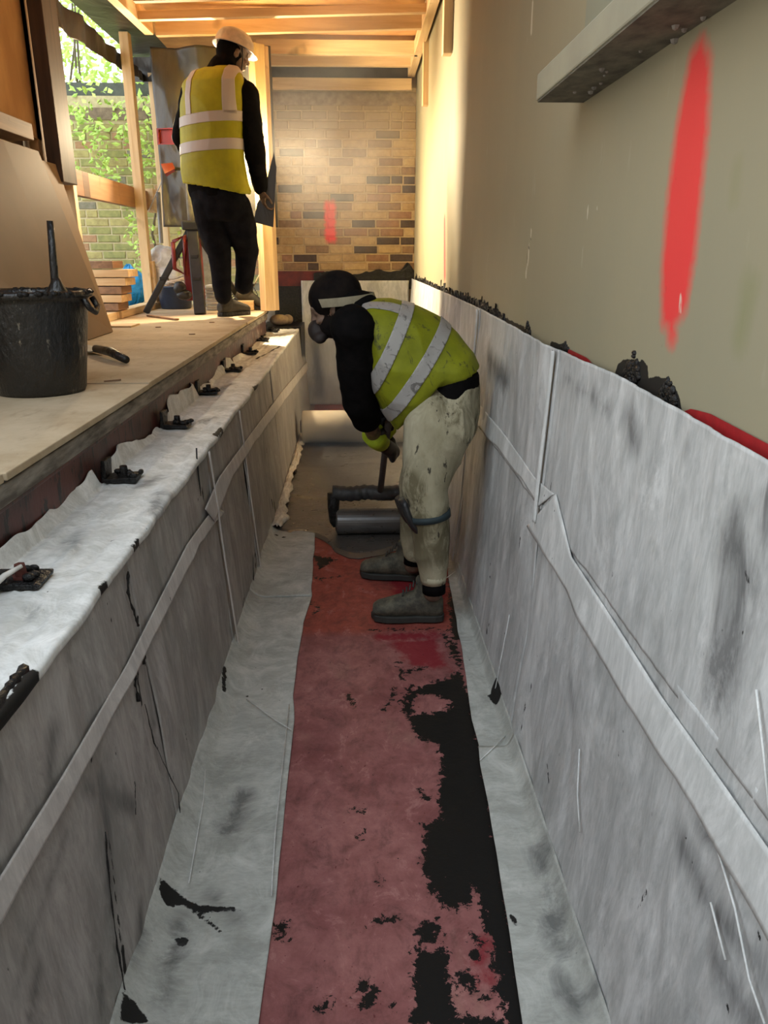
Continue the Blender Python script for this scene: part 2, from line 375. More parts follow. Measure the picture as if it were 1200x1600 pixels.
wr_mark = lambda P: stain(P[:, 1:], lines=[([yz(650, 440), yz(700, 458), yz(750, 482), yz(825, 520)], .012), ([yz(824, 512)], .025), ([yz(885, 546), yz(862, 540)], .012)],
    polys=[[yz(*q) for q in [(900, 562), (960, 592), (966, 570), (975, 562), (1005, 562), (1014, 572), (1014, 592), (1030, 588), (1045, 592), (1058, 608), (1068, 640), (1068, 655), (1000, 640)]]], scale=.022)
z0 = lambda P: np.zeros(len(P))
wall_r = grid('wall_right', geo(.25, 7.6, .008), np.linspace(1.0, 3.4, 190), lambda u, v: np.stack([WALLX+0*u+.004*fbm(np.stack([u, v, 0*u], 1), 1.3, 2), u, v], 1), M['olive'],
     attrs={'red': wr_red, 'chip': wr_chip, 'green': wr_green, 'crack': wr_crack, 'mark': wr_mark}); structure(wall_r)
structure(MB().box((WALLX+.01, -3.0, -.1), (WALLX+.25, BACKY+.3, 3.4)).build('wall_right_core', M['concrete']))
structure(MB().box((WALLX-.002, -3, .8), (WALLX+.012, .27, 3.4)).build('wall_right_near', M['concrete']))
# trench floor slab and upstand
structure(MB().box((-.9, -2.5, -.12), (WALLX+.02, BACKY+.3, -.006)).build('floor', M['concrete']))
structure(MB().box((-.86, -2.5, -.01), (-.548, BACKY, .765)).build('wall_left', M['concrete']))
# red / pink primed strip
def xy(px, py): q = PZ(px, py, 0); return (q[0], q[1])
tarpolys = [[xy(*q) for q in pl] for pl in [
 [(690, 985), (740, 1100), (760, 1200), (800, 1440), (835, 1640), (800, 1640), (778, 1560), (770, 1500), (752, 1430), (745, 1385), (735, 1410), (718, 1425), (690, 1415), (672, 1395), (660, 1350), (662, 1290), (690, 1280), (685, 1250), (690, 1200), (683, 1165), (650, 1150), (635, 1120), (625, 1095), (650, 1075), (700, 1060), (722, 1045), (715, 1010)],
 [(655, 1440), (683, 1438), (685, 1476), (651, 1476)], [(646, 1483), (696, 1480), (706, 1560), (712, 1585), (780, 1590), (790, 1600), (700, 1610), (645, 1600)],
 [(425, 1440), (450, 1442), (448, 1465), (428, 1462)], [(738, 1460), (750, 1470), (748, 1500), (738, 1495)], [(712, 1520), (735, 1515), (742, 1540), (760, 1560), (715, 1545)], [(488, 868), (525, 874), (500, 890)],
 [(700, 900), (712, 900), (735, 1000), (705, 1000)]]]
tarlines = [([xy(*q) for q in l], r) for l, r in [([(623, 1035), (630, 1060)], .006), ([(640, 1050), (660, 1045)], .012), ([(618, 1075), (610, 1095), (600, 1110)], .004), ([(645, 1072), (628, 1092), (634, 1112)], .008),
 ([(565, 1540), (575, 1560)], .014), ([(585, 1545)], .012), ([(560, 1560)], .006), ([(607, 1575)], .006), ([(505, 1580), (515, 1560)], .004), ([(655, 1235), (663, 1245), (672, 1250)], .003), ([(560, 1310), (568, 1300)], .003),
 ([(545, 1262), (570, 1265)], .003), ([(590, 1370), (592, 1380)], .003), ([(620, 1435), (580, 1440)], .003), ([(487, 900), (500, 905), (530, 900)], .005), ([(480, 940), (500, 950), (490, 960)], .006), ([(575, 985), (700, 982)], .004), ([(545, 1085), (558, 1110)], .002), ([(695, 1320), (700, 1380)], .004)]]
tarholes = [[xy(*q) for q in [(645, 1092), (668, 1082), (700, 1095), (702, 1108), (680, 1112), (645, 1116)]]]
rf_mark = lambda P: stain(P[:, :2], tarpolys, tarlines, tarholes, scale=.055)
rf_red = lambda P: stain(P[:, :2], [[xy(*q) for q in l] for l in ([(600, 1000), (685, 995), (705, 1050), (640, 1040)], [(735, 1460), (765, 1450), (780, 1540), (740, 1545)], [(600, 890), (700, 900), (700, 970), (620, 960)], [(580, 990), (690, 985), (690, 1000), (590, 1005)])], scale=.10)
fl = grid('floor_red_primed', geo(.45, 7.55, .006), np.linspace(-.42, .44, 170), lambda u, v: np.stack([v, u, .0015*fbm(np.stack([v, u, 0*u], 1), 9, 2)], 1), M['redfloor'], attrs={'mark': rf_mark, 'red': rf_red}); structure(fl)

# back brick wall: slab, mortar, bricks
wb = empty('wall_back', (0, BACKY+.06, 0), kind='structure')
MB().box((-.78, BACKY-.033, 0), (.60, BACKY+.2, 3.3)).build('backing', M['mortar'], wb)
CO = .0752
brick_mesh = {}
def brickmesh(L, mats, i):
    k = (round(L, 3), mats[i].name)
    if k not in brick_mesh:
        h = .063; d = .05; e = .005; j = lambda: random.uniform(-.0025, .0025)
        v = [(0, 0, 0), (L, 0, 0), (L, 0, h), (0, 0, h), (e+j(), -d, e+j()), (L-e+j(), -d, e+j()), (L-e+j(), -d, h-e+j()), (e+j(), -d, h-e+j()), (L/2, -d-.002, e+j()), (L/2, -d-.003, h-e+j()),
             (0, -d+e, 0), (L, -d+e, 0), (L, -d+e, h), (0, -d+e, h)]
        f = [(4, 8, 9, 7), (8, 5, 6, 9), (10, 11, 5, 8, 4), (11, 12, 6, 5), (12, 13, 7, 9, 6), (13, 10, 4, 7), (0, 1, 11, 10), (1, 2, 12, 11), (2, 3, 13, 12), (3, 0, 10, 13)]
        me = bpy.data.meshes.new('brick'); me.from_pydata(v, [], f); me.materials.append(mats[i]); brick_mesh[k] = me
    return brick_mesh[k]
def lay(parent, x0, x1, za, zb, yface, mats, wts, header=.25):
    z = za; r = 0
    while z < zb-.03:
        x = x0-(r % 2)*.11-random.uniform(0, .05)
        while x < x1-.03:
            L = .1025 if random.random() < header else .215
            a = max(x, x0); b = min(x+L, x1)
            if b-a > .03:
                LL = round((b-a)/.0125)*.0125
                i = random.choices(range(len(mats)), wts(r, (a+b)/2))[0]
                o = bpy.data.objects.new('brick', brickmesh(LL, mats, i)); C.objects.link(o); o.parent = parent
                o.location = (a, yface-parent.location.y+random.uniform(-.004, .004), z+random.uniform(-.002, .002))
            x += L+.011
        z += CO; r += 1
wt = lambda r, x: ([3, 2.5, 2.5, 4, 1] if r % 4 == 1 or (x > 0 and r in (9, 10, 11)) or random.random() < .15 else [4, 4, 3, .8, 1.5])
lay(wb, -.78, WALLX, 1.275, 2.66, BACKY+.01, BR, wt)
MB().box((-.78, BACKY-.045, 2.665), (WALLX, BACKY, 2.77)).build('concrete_band', M['stone'], wb)
MB().box((-.78, BACKY-.05, .80), (-.42, BACKY-.02, 1.13)).build('tar_patch', M['tar'], wb)
# red primed band and black bitumen coat at foot of brick wall
p = MB().box((-.78, BACKY-.045, 1.13), (-.30, BACKY, 1.265)); p.build('red_band', plain('red_band', (.14, .02, .018), (.07, .012, .012), 12), wb)
grid('bitumen_coat', np.linspace(-.40, WALLX, 90), np.linspace(1.10, 1.31, 24),
     lambda u, v: np.stack([u, BACKY-.052-.006*np.abs(fbm(np.stack([u, v, 0*u], 1), 30, 2)), np.where(v > 1.2, 1.2+(v-1.2)*(.55+.5*fbm(np.stack([u, 0*u, 0*u], 1), 9, 3)*.4+.7*np.exp(-((u-.49)/.05)**2)), v)], 1), M['tar'], wb)
# trench end: membrane on back
def bkfn(u, v):
    P = np.stack([u, 0*u, v], 1); return np.stack([u, BACKY-.07-.012*fbm(P, 3, 3)-.10*np.clip(.12-v, 0, 1)**1.0, v], 1)
tb = grid('back_membrane', np.linspace(-.52, .50, 60), np.linspace(0, 1.18, 50), bkfn, M['fleece'], attrs={'mark': z0, 'smudge_shade': lambda P: stain(P[:, [0, 2]], polys=[[(-.45, .05), (-.33, .05), (-.33, .7), (-.45, .7)]], scale=.1)}, thick=.004)  # grey shadow on the left part is painted in through this attribute
tag(tb, 'pale fleece membrane covering the far end of the trench under the brick wall', 'membrane')
structure(MB().box((-.9, BACKY+.001, -.1), (WALLX, BACKY+.14, 1.12)).build('wall_back_base', M['concrete']))

# garden wall outside
gw = empty('garden_wall', (0, BACKY+.5, 0), 'mossy yellow brick garden wall seen outside through the timber opening', 'wall')
gy = BACKY+.4
MB().box((-3.9, gy-.033, .3), (-.60, gy+.2, 2.80)).build('backing', M['mortar_out'], gw)
MB().box((-3.9, gy-.05, 2.60), (-.60, gy+.2, 2.70)).build('capping', M['stone'], gw)
MB().box((-3.9, gy+.03, 2.72), (-.60, gy+.09, 2.92)).build('fence_board', plain('dark_fence', (.10, .11, .09)), gw)
lay(gw, -2.80, -1.62, 1.0, 2.58, gy+.01, GR, lambda r, x: [4, 3, 2, 1.2], .2)

lay(gw, -1.58, -.80, 1.0, 1.85, gy+.01, GR, lambda r, x: [4, 3, 2, 1.2], .1)
# ground outside
structure(MB().box((-4.5, 3.5, .55), (-1.85, 12, .93)).build('ground_outside', plain('soil', (.16, .13, .08))))

# roof joists
ce = empty('ceiling', (0, 0, 2.9), kind='structure')
jm = M['pine_x']
def joist(y, zb, h=.10, w=.05, x0=-1.53, x1=.50, tilt=.0):
    MB().beam((x0, y, zb+h/2-tilt), (x1, y, zb+h/2+tilt), w, h).build('joist', jm, ce, bevel=.003)
for y, zb, h, ti in ((5.30, 2.86, .12, .03), (5.68, 2.86, .05, .03), (6.05, 2.86, .13, .03), (6.75, 2.88, .10, .0), (7.15, 2.885, .10, .0)): joist(y, zb, h, tilt=ti, x0=float(PY(212 if y < 6 else 243, 40, y)[0]) if y < 6.5 else -.75)
joist(7.44, 2.765, .09, x0=-.70)
joist(4.45, 2.93, .12, x0=-1.7)
MB().beam(PY(232, 40, 6.0), PY(130, -60, 4.8), .06, .11).build('wall_plate', M['pine_y'], ce, bevel=.003)
MB().beam((.50, 3.0, 2.93), (.50, 7.5, 2.93), .06, .10).build('wall_plate', M['pine_y'], ce, bevel=.003)
MB().box((-1.53, 2.6, 3.02), (.55, 7.7, 3.04)).build('roof_board', M['ply'], ce); MB().box((-1.9, 2.6, 3.03), (-1.531, 7.7, 3.04)).build('roof_board', M['poly_black'], ce)
grid('roof_sheet', np.linspace(-1.9, .50, 70), np.linspace(2.83, 3.02, 12), lambda u, v: np.stack([u, 7.50+.03*fbm(np.stack([u, v, 0*u], 1), 4, 3), v], 1), M['poly_black'], ce)
# vertical battens on right wall
for (px, py, X) in ((661, 165, .515), (693, 85, .505)):
    q = PX(px, py, X); b = MB().box((X-.005, q[1]-.03, q[2]), (WALLX, q[1]+.05, 3.0)).build('batten', M['pine_z'], bevel=.003)
    b.name = 'wall_batten'; tag(b, 'upright pine batten on the painted wall, ' + ('farther one beside the brick wall' if px == 661 else 'nearer and higher one'), 'batten')

# left timber frame wall
wlf = empty('stud_partition', (-1.75, 5.8, DECKZ), 'pine stud frame with open bays on the left side of the deck', 'timber frame')
LX = -1.75
def stud(px, py0, z0_, z1, w, d, mat='pine_z', X=LX, name='stud'):
    q = PX(px, py0, X); return MB().box((X-d/2, q[1]-w/2, z0_), (X+d/2, q[1]+w/2, z1)).build(name, M[mat], wlf, bevel=.003)
stud(204, 150, 1.03, 3.02, .09, .07)
stud(249, 250, 1.0, 2.9, .07, .06)
stud(86, 100, .98, 2.95, .06, .06)
MB().box((-1.85, 5.12, 1.45), (-1.80, 5.40, 2.9)).build('stud', plain('orange_stud', (.45, .21, .11), (.33, .15, .07), vec=(1, 1, .2)), wlf)
q = PX(73, 120, LX); MB().box((-1.72, 4.72, 1.80), (-1.64, 4.95, 2.95)).build('dark_post', M['pine_dark'], wlf, bevel=.004)['label'] = 'dark stained post'
rw = [wood('rail_brown_%d' % i, 'y', a, b) for i, (a, b) in enumerate([((.34, .18, .09), (.24, .12, .06)), ((.42, .24, .13), (.32, .16, .08)), ((.16, .09, .05), (.1, .06, .04))])]
for (y0, y1, k) in ((5.05, 5.50, 0), (5.50, 5.62, 2), (5.62, 6.30, 1), (6.30, 7.2, 0)):
    zt = 1.775; MB().box((LX-.09, y0, zt), (LX-.035, y1, zt+.155)).build('rail', rw[k], wlf, bevel=.002)
MB().box((LX-.05, 7.15, 1.76), (LX+.01, 7.28, 1.95)).build('rail', M['pine_y'], wlf)
MB().beam((LX+.02, 5.0, 1.005), (LX+.02, 7.3, 1.005), .10, .05).build('sole_plate', M['pine_y'], wlf, bevel=.003)
MB().box((LX-.03, 6.75, 1.03), (LX+.06, 6.84, 1.36)).build('stud', M['pine_z'], wlf, bevel=.002)
# front stud pair at the deck corner
q = PZ(428, 472, 1.0); pc = empty('corner_post', (-.71, 6.38, .98), 'pale pine corner post standing at the far deck edge beside the brick wall', 'post')
rz = Matrix.Rotation(math.radians(38), 3, 'Z')
MB().box((-.755, 6.32, .985), (-.665, 6.41, 2.86), rot=rz).build('stud', M['pine_z'], pc, bevel=.003)
MB().box((-.700, 6.385, .985), (-.650, 6.485, 2.86), rot=rz).build('stud', M['pine_z'], pc, bevel=.003)
MB().box((-1.02, 6.40, .985), (-.83, 6.46, 1.06)).build('sole_plate', M['pine_x'], pc, bevel=.003)
# white-ish grey polythene sheets
ps = grid('grey_sheet', np.linspace(PY(243, 200, 6.5)[0], PY(428, 200, 6.5)[0], 60), np.linspace(1.62, 2.88, 70), lambda u, v: np.stack([u, 6.52+.035*fbm(np.stack([u*1.3, v*.6, 0*u], 1), 4, 4)+.02*np.sin(u*14+v*5), v], 1), M['poly_grey'], thick=.003)
tag(ps, 'crumpled grey polythene sheet hung between studs behind the standing worker', 'plastic sheet')
def hang(name, pts, label):
    U = np.linspace(0, 1, 60); V = np.linspace(0, 1, 26); py = np.interp(U, np.linspace(0, 1, len(pts)), [p[0] for p in pts]); pz = np.interp(U, np.linspace(0, 1, len(pts)), [p[1] for p in pts])
    def fn(u, v):
        y = np.interp(u, U, py); zb = np.interp(u, U, pz); z = zb+(2.9-zb)*v
        return np.stack([LX-.06+.03*fbm(np.stack([y*2, z*.8, 0*y], 1), 3, 3), y, z], 1)
    o = grid(name, U, V, fn, M['poly_black'], thick=.003); tag(o, label, 'plastic sheet'); return o
b1 = [PX(px_, py_, LX)[1:] for px_, py_ in ((84, 26), (100, 38), (130, 60), (160, 80), (188, 97), (216, 118))]
hang('black_sheet', b1, 'black polythene sheet draped over the top of the left opening')
b2 = [PX(px_, py_, LX)[1:] for px_, py_ in ((208, 114), (225, 120), (240, 130), (243, 132))]
hang('black_sheet', b2, 'small black polythene flap right of the thin stud in the opening')
# ply sheet upper left with ledge
wp = empty('plywood_panel', (-1.72, 4.3, 2.0), 'orange plywood sheet fixed upright at the upper left corner', 'plywood sheet')
MB().box((-1.80, 2.4, 2.02), (-1.76, 4.80, 3.0)).build('sheet', M['ply'], wp)
MB().box((-1.80, 3.0, 1.97), (-1.66, 4.42, 2.05)).build('ledge', M['pine_old'], wp, bevel=.004)
MB().box((-1.81, 4.74, 1.75), (-1.76, 4.86, 3.0)).build('edge_board', M['ply'], wp)
structure(MB().box((-1.92, 1.5, .9), (-1.85, 4.9, 3.1)).build('wall_left_boarding', M['mdf']))

# deck boards
dk = empty('floor_deck', (0, 0, DECKZ), kind='structure')
EX = -.735
ys = [.2, 1.55, 2.72, 4.16, 5.28, 7.4]
for i in range(len(ys)-1):
    g = .006
    MB().box((-1.9, ys[i]+g, DECKZ-.018), (EX+rng.uniform(-.004, .004), ys[i+1]-g, DECKZ+rng.uniform(-.001, .002))).build('deck_board', M['board'], dk, bevel=.0025)
MB().box((-1.9, .2, DECKZ-.024), (EX-.01, 7.4, DECKZ-.019)).build('under_sheet', M['black'], dk)
MB().box((-.80, .2, DECKZ-.072), (EX-.006, 6.55, DECKZ-.025)).build('edge_timber', M['board_edge'], dk, bevel=.004)
MB().box((-1.9, .2, .8), (-.86, 7.3, DECKZ-.08)).build('sub_base', M['concrete'], dk)
structure(MB().box((-3.6, -2.6, .86), (-.88, .19, .97)).build('floor_deck_near', M['board']))
# splinters and debris
for i, (x, y, w_) in enumerate(((-.90, 2.75, 'nearest the camera, right of the bucket'), (-1.12, 3.55, 'second from the camera, beyond the bucket'), (-.95, 4.45, 'midway along the deck near its edge'), (-1.25, 4.9, 'far one left of the tripod leg foot'), (-.98, 5.25, 'farthest one, near the standing boots'))):
    a = random.uniform(-.6, .6); L = random.uniform(.03, .06)
    b = MB().beam((x, y, DECKZ+.004), (x+L*math.cos(a), y+L*math.sin(a), DECKZ+.005), .008, .005).build('wood_chip', M['pine_old'])
    tag(b, 'small dark wood chip on the dusty deck, '+w_, 'wood chip', 'wood chips scattered on the deck')
p0 = PZ(228, 493, DECKZ); p1 = PZ(268, 500, DECKZ); 
b = MB().beam((p0[0]+.05, p0[1]-.12, DECKZ+.008), (p1[0]+.05, p1[1]-.05, DECKZ+.008), .03, .012).build('splinter', M['pine_old']); tag(b, 'long splintered strip of wood on the deck in front of the tripod', 'wood strip')

# steel beam under deck edge
sb = empty('steel_beam', (-.79, 3.5, .78), 'red oxide steel beam spattered with bitumen under the deck edge', 'steel beam')
MB().box((-.775, .2, .76), (-.762, 6.6, DECKZ-.085)).build('web', M['beam'], sb)
MB().box((-.84, .2, DECKZ-.0845), (-.748, 6.6, DECKZ-.073)).build('flange', M['beam'], sb, bevel=.003)
# ------------------------------------------------------------------ MEMBRANES
# right wall: two rows of sheets
def wallX(z): return .458+.035*np.clip(z/.35, 0, 1)+.041*np.clip((z-.35)/.8, 0, 1)
def rfn(off, top, seed):
    def fn(u, v):
        P = np.stack([u, v, 0*u], 1); Ps = np.stack([u, v*.14, 0*u], 1)
        w_ = .008*fbm(P, 2.2, 2, seed)+.0045*fbm(Ps, 14, 3, seed+3)
        w_ += .006*np.exp(-((u-1.55-.25*(v-.5))/.03)**2)*np.clip(1-v, 0, 1)
        return np.stack([wallX(v)-off-np.abs(w_), u, v], 1)
    return fn
def ryz(px, py): q = PX(px, py, .508); return (q[1], q[2])
r_mark = lambda P: stain(P[:, 1:], lines=[([ryz(*q) for q in l], r) for l, r in [([(1068, 712)], .003), ([(977, 665), (978, 678)], .002), ([(1150, 893), (1156, 910)], .003), ([(820, 840), (818, 862)], .004), ([(776, 880), (777, 910)], .003), ([(783, 975), (780, 990)], .006),
  ([(845, 1070), (838, 1120), (836, 1220)], .0025), ([(877, 1195), (880, 1220)], .0035), ([(915, 1470), (920, 1500)], .005), ([(1085, 1330), (1090, 1345)], .003), ([(930, 1430), (932, 1440)], .006), ([(1026, 1390), (1015, 1420)], .003), ([(1150, 1570), (1155, 1590)], .004), ([(1188, 1450), (1192, 1465)], .003), ([(786, 1060), (782, 1100)], .004), ([(862, 755), (861, 765)], .004)]], scale=.012)
r_smudge = lambda P: stain(P[:, 1:], lines=[([ryz(*q) for q in l], r) for l, r in [([(1120, 1100), (1150, 900), (1140, 860)], .05), ([(1115, 1200), (1130, 1120)], .012), ([(875, 590), (940, 640)], .03), ([(1060, 700), (1072, 722)], .012), ([(1150, 880), (1160, 920)], .012), ([(970, 650), (980, 690)], .03), ([(1180, 780), (1190, 830)], .04), ([(1075, 1320), (1110, 1400), (1190, 1500)], .035), ([(1130, 1500), (1190, 1600)], .04), ([(910, 1440), (925, 1530)], .03), ([(760, 560), (790, 600)], .05), ([(1100, 1290), (1180, 1390)], .02), ([(900, 1060), (905, 1110)], .02)]], scale=.10)
A_r = {'mark': r_mark, 'smudge_shade': r_smudge}
rm = empty('right_membrane', (.50, 3.5, 0), 'white fleece faced membrane lining the right trench wall below the olive paint', 'membrane')
SEAM = [(.30, 2.02), (1.985, 3.36), (3.31, 7.47)]
topz = lambda y: np.interp(y, [.3, .95, 1.22, 1.56, 2.05, 3.39, 4.5, 7.1, 7.6], [1.152, 1.159, 1.169, 1.180, 1.175, 1.195, 1.20, 1.20, 1.20])
for i, (a, b) in enumerate(SEAM):
    for row, (za, zb) in enumerate(((.0, .76), (.74, 1.0))):
        def fn(u, v, za=za, zb=zb, row=row, i=i):
            z = za+(zb-za)*v if row == 0 else za+(topz(u)-za)*v
            return rfn(.0+.004*row+.002*i, 0, 3*i+row)(u, z)
        grid('membrane_sheet', geo(a, b, .008), np.linspace(0, 1, 90 if row == 0 else 60), fn, M['fleece'], rm, attrs=A_r, thick=.003)
# lap strip along the horizontal joint of the right wall (upper sheet folded over the lower)
def strip(name, up, lo, X, mat, parent, n=120, off=.006, wob=.004):
    up = np.array([PX(*q, X)[1:] for q in up]); lo = np.array([PX(*q, X)[1:] for q in lo]); T = np.linspace(0, 1, n)
    def at(A, t):
        s = np.linspace(0, 1, len(A)); return np.interp(t, s, A[:, 0]), np.interp(t, s, A[:, 1])
    def fn(u, v):
        ya, za = at(up, u); yb, zb = at(lo, u); y = ya+(yb-ya)*v; z = za+(zb-za)*v
        z = z+.003*fbm(np.stack([y, 0*y+.3, 0*y], 1), 12, 3)*v
        sgn = 1 if X > 0 else -1; base = wallX(z) if X > 0 else -(.478+.055*np.clip(z/.77, 0, 1))
        return np.stack([base-sgn*(off+.005+.004*v+wob*fbm(np.stack([y, z, 0*y], 1), 6, 2)*v), y, z], 1)
    return grid(name, T, np.linspace(0, 1, 10), fn, mat, parent, attrs={'mark': z0, 'smudge_shade': z0}, thick=.002)
strip('lap_strip', [(868, 772), (895, 870), (955, 960), (1035, 1085), (1110, 1190), (1200, 1318), (1290, 1450)], [(829, 822), (872, 886), (915, 975), (983, 1090), (1070, 1220), (1200, 1440), (1290, 1600)], .505, M['fleece_lap'], rm)
strip('lap_strip', [(750, 632), (790, 680), (838, 748), (866, 772)], [(750, 665), (790, 712), (828, 762), (845, 790)], .507, M['fleece_lap'], rm, 50)
strip('lap_strip', [(700, 570), (722, 595), (750, 636)], [(700, 585), (722, 618), (750, 668)], .507, M['fleece_lap'], rm, 30)
# upright seam laps
for (y, zt, zb) in ((2.0, 1.172, .70), (3.33, 1.19, .03)):
    grid('seam_lap', np.linspace(0, 1, 6), np.linspace(zb, zt, 50), lambda u, v, y=y, zt=zt: np.stack([wallX(v)-.017-.006*np.sin(u*3.1), y+.022*u-.02*np.clip((.85-v)*2, 0, 1)*(y < 2.5)-.006*vnoise(np.stack([v, 0*v, 0*v], 1), 6), v], 1), M['fleece_lap'], rm, attrs={'mark': z0, 'smudge_shade': z0}, thick=.002)
# hair-thin raised wrinkles on right wall (folds)
for l in ([(1155, 1078), (1170, 1180), (1190, 1330)], [(1112, 1330), (1140, 1420), (1165, 1530), (1190, 1600)], [(1105, 1410), (1130, 1500)], [(908, 1170), (910, 1240), (918, 1300)], [(800, 960), (792, 1060), (786, 1110)]):
    pts = []
    for q in l: a = PX(*q, .485); pts.append((float(wallX(a[2]))-.013, a[1], a[2]))
    MB().tube(pts, [.0018]*len(pts), 6).build('fold', M['fleece_lap'], rm, sm=True)
# red primer line above the membrane near the camera
g = grid('trim_red_primer', geo(.3, 2.1, .02), np.linspace(0, 1, 5), lambda u, v: np.stack([WALLX-.005+0*u, u, topz(u)-.03+v*(.03+np.interp(u, [.3, .95, 1.15, 1.22, 1.3, 1.7, 1.8, 1.98, 2.05], [.012, .011, .010, .002, -.03, -.03, .0, .004, -.03]))+.0*u], 1), plain('red_primer', (.36, .012, .016), (.26, .008, .012), 40, .5)); structure(g)
# thick bitumen blobs above the membrane edge
def blob(px_, py_, r, h, label, n=28):
    y, z = yz(px_, py_); mb = MB()
    for k in range(n*2):
        a = random.uniform(-r, r); zz = random.uniform(-.02, h)*max(.15, 1-abs(a)/r)
        mb.ball((WALLX-.002, y+a, z+zz), (.007, random.uniform(.005, .013), random.uniform(.004, .012)), n=8, m=5)
    o = mb.build('bitumen_blob', M['tar'], sm=True); tag(o, label, 'bitumen'); return o
blob(990, 590, .045, .055, 'large ragged black bitumen lump on the painted wall above the right membrane')
blob(1045, 625, .035, .045, 'second bitumen lump beside the large one, next to the red primer line')
blob(826, 518, .035, .03, 'small black bitumen lump on the right wall midway along the membrane edge', 14)
blob(885, 545, .03, .012, 'thin bitumen smear near the upright seam of the right membrane', 12)
# jagged drips along far edge
mb = MB()
for i in range(420):
    y = random.uniform(2.9, 7.4); h = random.expovariate(1/.008)+.004; zb = float(topz(y))
    mb.box((WALLX-.006, y, zb-.02), (WALLX+.0, y+random.uniform(.006, .02), zb+h), jit=.005)
o = mb.build('bitumen_edge', M['tar']); tag(o, 'ragged black bitumen edge along the far top of the right membrane', 'bitumen', kind='stuff')

# left wall membrane
def lX(z): return -(.478+.055*np.clip(z/.77, 0, 1))
def lyz(px, py): q = PX(px, py, -.5); return (q[1], q[2])
l_mark = lambda P: stain(P[:, 1:], lines=[([lyz(*q) for q in l], r) for l, r in [([(220, 893), (218, 925), (224, 955), (230, 980)], .003), ([(232, 1012), (234, 1040)], .004), ([(222, 1035), (220, 1070), (224, 1100)], .005), ([(217, 1050)], .004), ([(231, 1100), (240, 1160), (268, 1240), (270, 1300)], .0012), ([(268, 1270), (270, 1300)], .004), ([(166, 1300), (168, 1400), (172, 1480), (180, 1560)], .003), ([(174, 1480), (176, 1520)], .007),
  ([(390, 860), (388, 930), (394, 938)], .006), ([(345, 1040), (350, 1065)], .008), ([(420, 780), (424, 835)], .008), ([(322, 700), (326, 790)], .004), ([(213, 850)], .004), ([(155, 1165), (150, 1185)], .007), ([(206, 1220), (202, 1275)], .004), ([(205, 1470), (200, 1510)], .006), ([(0, 1440), (4, 1460)], .002), ([(372, 935), (352, 1060)], .003), ([(415, 700), (419, 790)], .003), ([(490, 520), (488, 580)], .01)]], scale=.009)
l_smudge = lambda P: stain(P[:, 1:], lines=[([lyz(*q) for q in l], r) for l, r in [([(160, 1220), (165, 1300), (162, 1380)], .028), ([(110, 1300), (20, 1560)], .010), ([(100, 1150), (95, 1210)], .018), ([(230, 1040), (240, 1130)], .012), ([(140, 1230), (200, 1260)], .02), ([(200, 1420), (190, 1600)], .02), ([(60, 1520), (40, 1590)], .02), ([(20, 1200), (10, 1300)], .02), ([(145, 1500), (140, 1580)], .012)]], scale=.07)
lm = empty('left_membrane', (-.50, 3.5, 0), 'greyish fleece membrane hung down the left side of the trench below the ledge', 'membrane')
def lfn(seed):
    def fn(u, v):
        P = np.stack([u, v, 0*u], 1); Ps = np.stack([u, v*.14, 0*u], 1)
        return np.stack([lX(v)+.001+np.abs(.008*fbm(P, 2.2, 2, seed)+.0045*fbm(Ps, 12, 3, seed+3)), u, v], 1)
    return fn
for i, (a, b) in enumerate(((.3, 1.64), (1.62, 2.58), (2.555, 3.30), (3.27, 4.6), (4.57, 7.46))):
    grid('membrane_sheet', geo(a, b, .008), np.linspace(0, .775, 80), lambda u, v, i=i: lfn(30+i)(u, v)+np.array([.002*i, 0, 0]), M['fleece_left'], lm, attrs={'mark': l_mark, 'smudge_shade': l_smudge}, thick=.003)
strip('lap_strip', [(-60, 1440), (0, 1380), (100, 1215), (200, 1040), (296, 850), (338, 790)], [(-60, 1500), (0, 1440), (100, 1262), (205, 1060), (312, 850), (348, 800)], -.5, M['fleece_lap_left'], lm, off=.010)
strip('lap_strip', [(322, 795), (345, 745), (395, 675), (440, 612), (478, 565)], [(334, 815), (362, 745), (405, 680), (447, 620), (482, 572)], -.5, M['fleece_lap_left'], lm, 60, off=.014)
for (y, zb, zt) in ((2.565, .0, .77), (3.285, 0, .77)):
    grid('seam_lap', np.linspace(0, 1, 5), np.linspace(zb, zt, 40), lambda u, v, y=y: np.stack([lX(v)+.020+.003*np.sin(u*3.1), y+.018*u-.008*vnoise(np.stack([v, 0*v, 0*v], 1), 5), v], 1), M['fleece_lap_left'], lm, attrs={'mark': l_mark, 'smudge_shade': z0}, thick=.002)

for l, r in (([(220, 893), (218, 925), (224, 955), (230, 982)], .003), ([(232, 1012), (234, 1042)], .0035), ([(222, 1040), (220, 1070), (224, 1100)], .004), ([(231, 1100), (240, 1160), (268, 1240), (270, 1305)], .0015), ([(166, 1300), (168, 1400), (172, 1480), (180, 1560)], .002), ([(390, 862), (388, 930), (394, 938)], .003), ([(322, 700), (326, 790)], .003), ([(420, 780), (424, 835)], .004), ([(60, 1045), (35, 1075), (0, 1128)], .008)):
    A_ = [PX(*q, -.49) for q in l]; pts = []
    for a, b in zip(A_[:-1], A_[1:]):
        for k in range(6): p_ = a+(b-a)*k/6; pts.append((float(lX(p_[2]))+.012, p_[1]+random.uniform(-.002, .002), p_[2]))
    if r > .007: pts = [(-.512, p_[1], p_[2]) for p_ in pts]
    mb = MB(); mb.tube(pts, [r*random.uniform(.3, 1.3) for _ in pts], 6); mb.build('tar_streak', M['tar'], lm, sm=True)
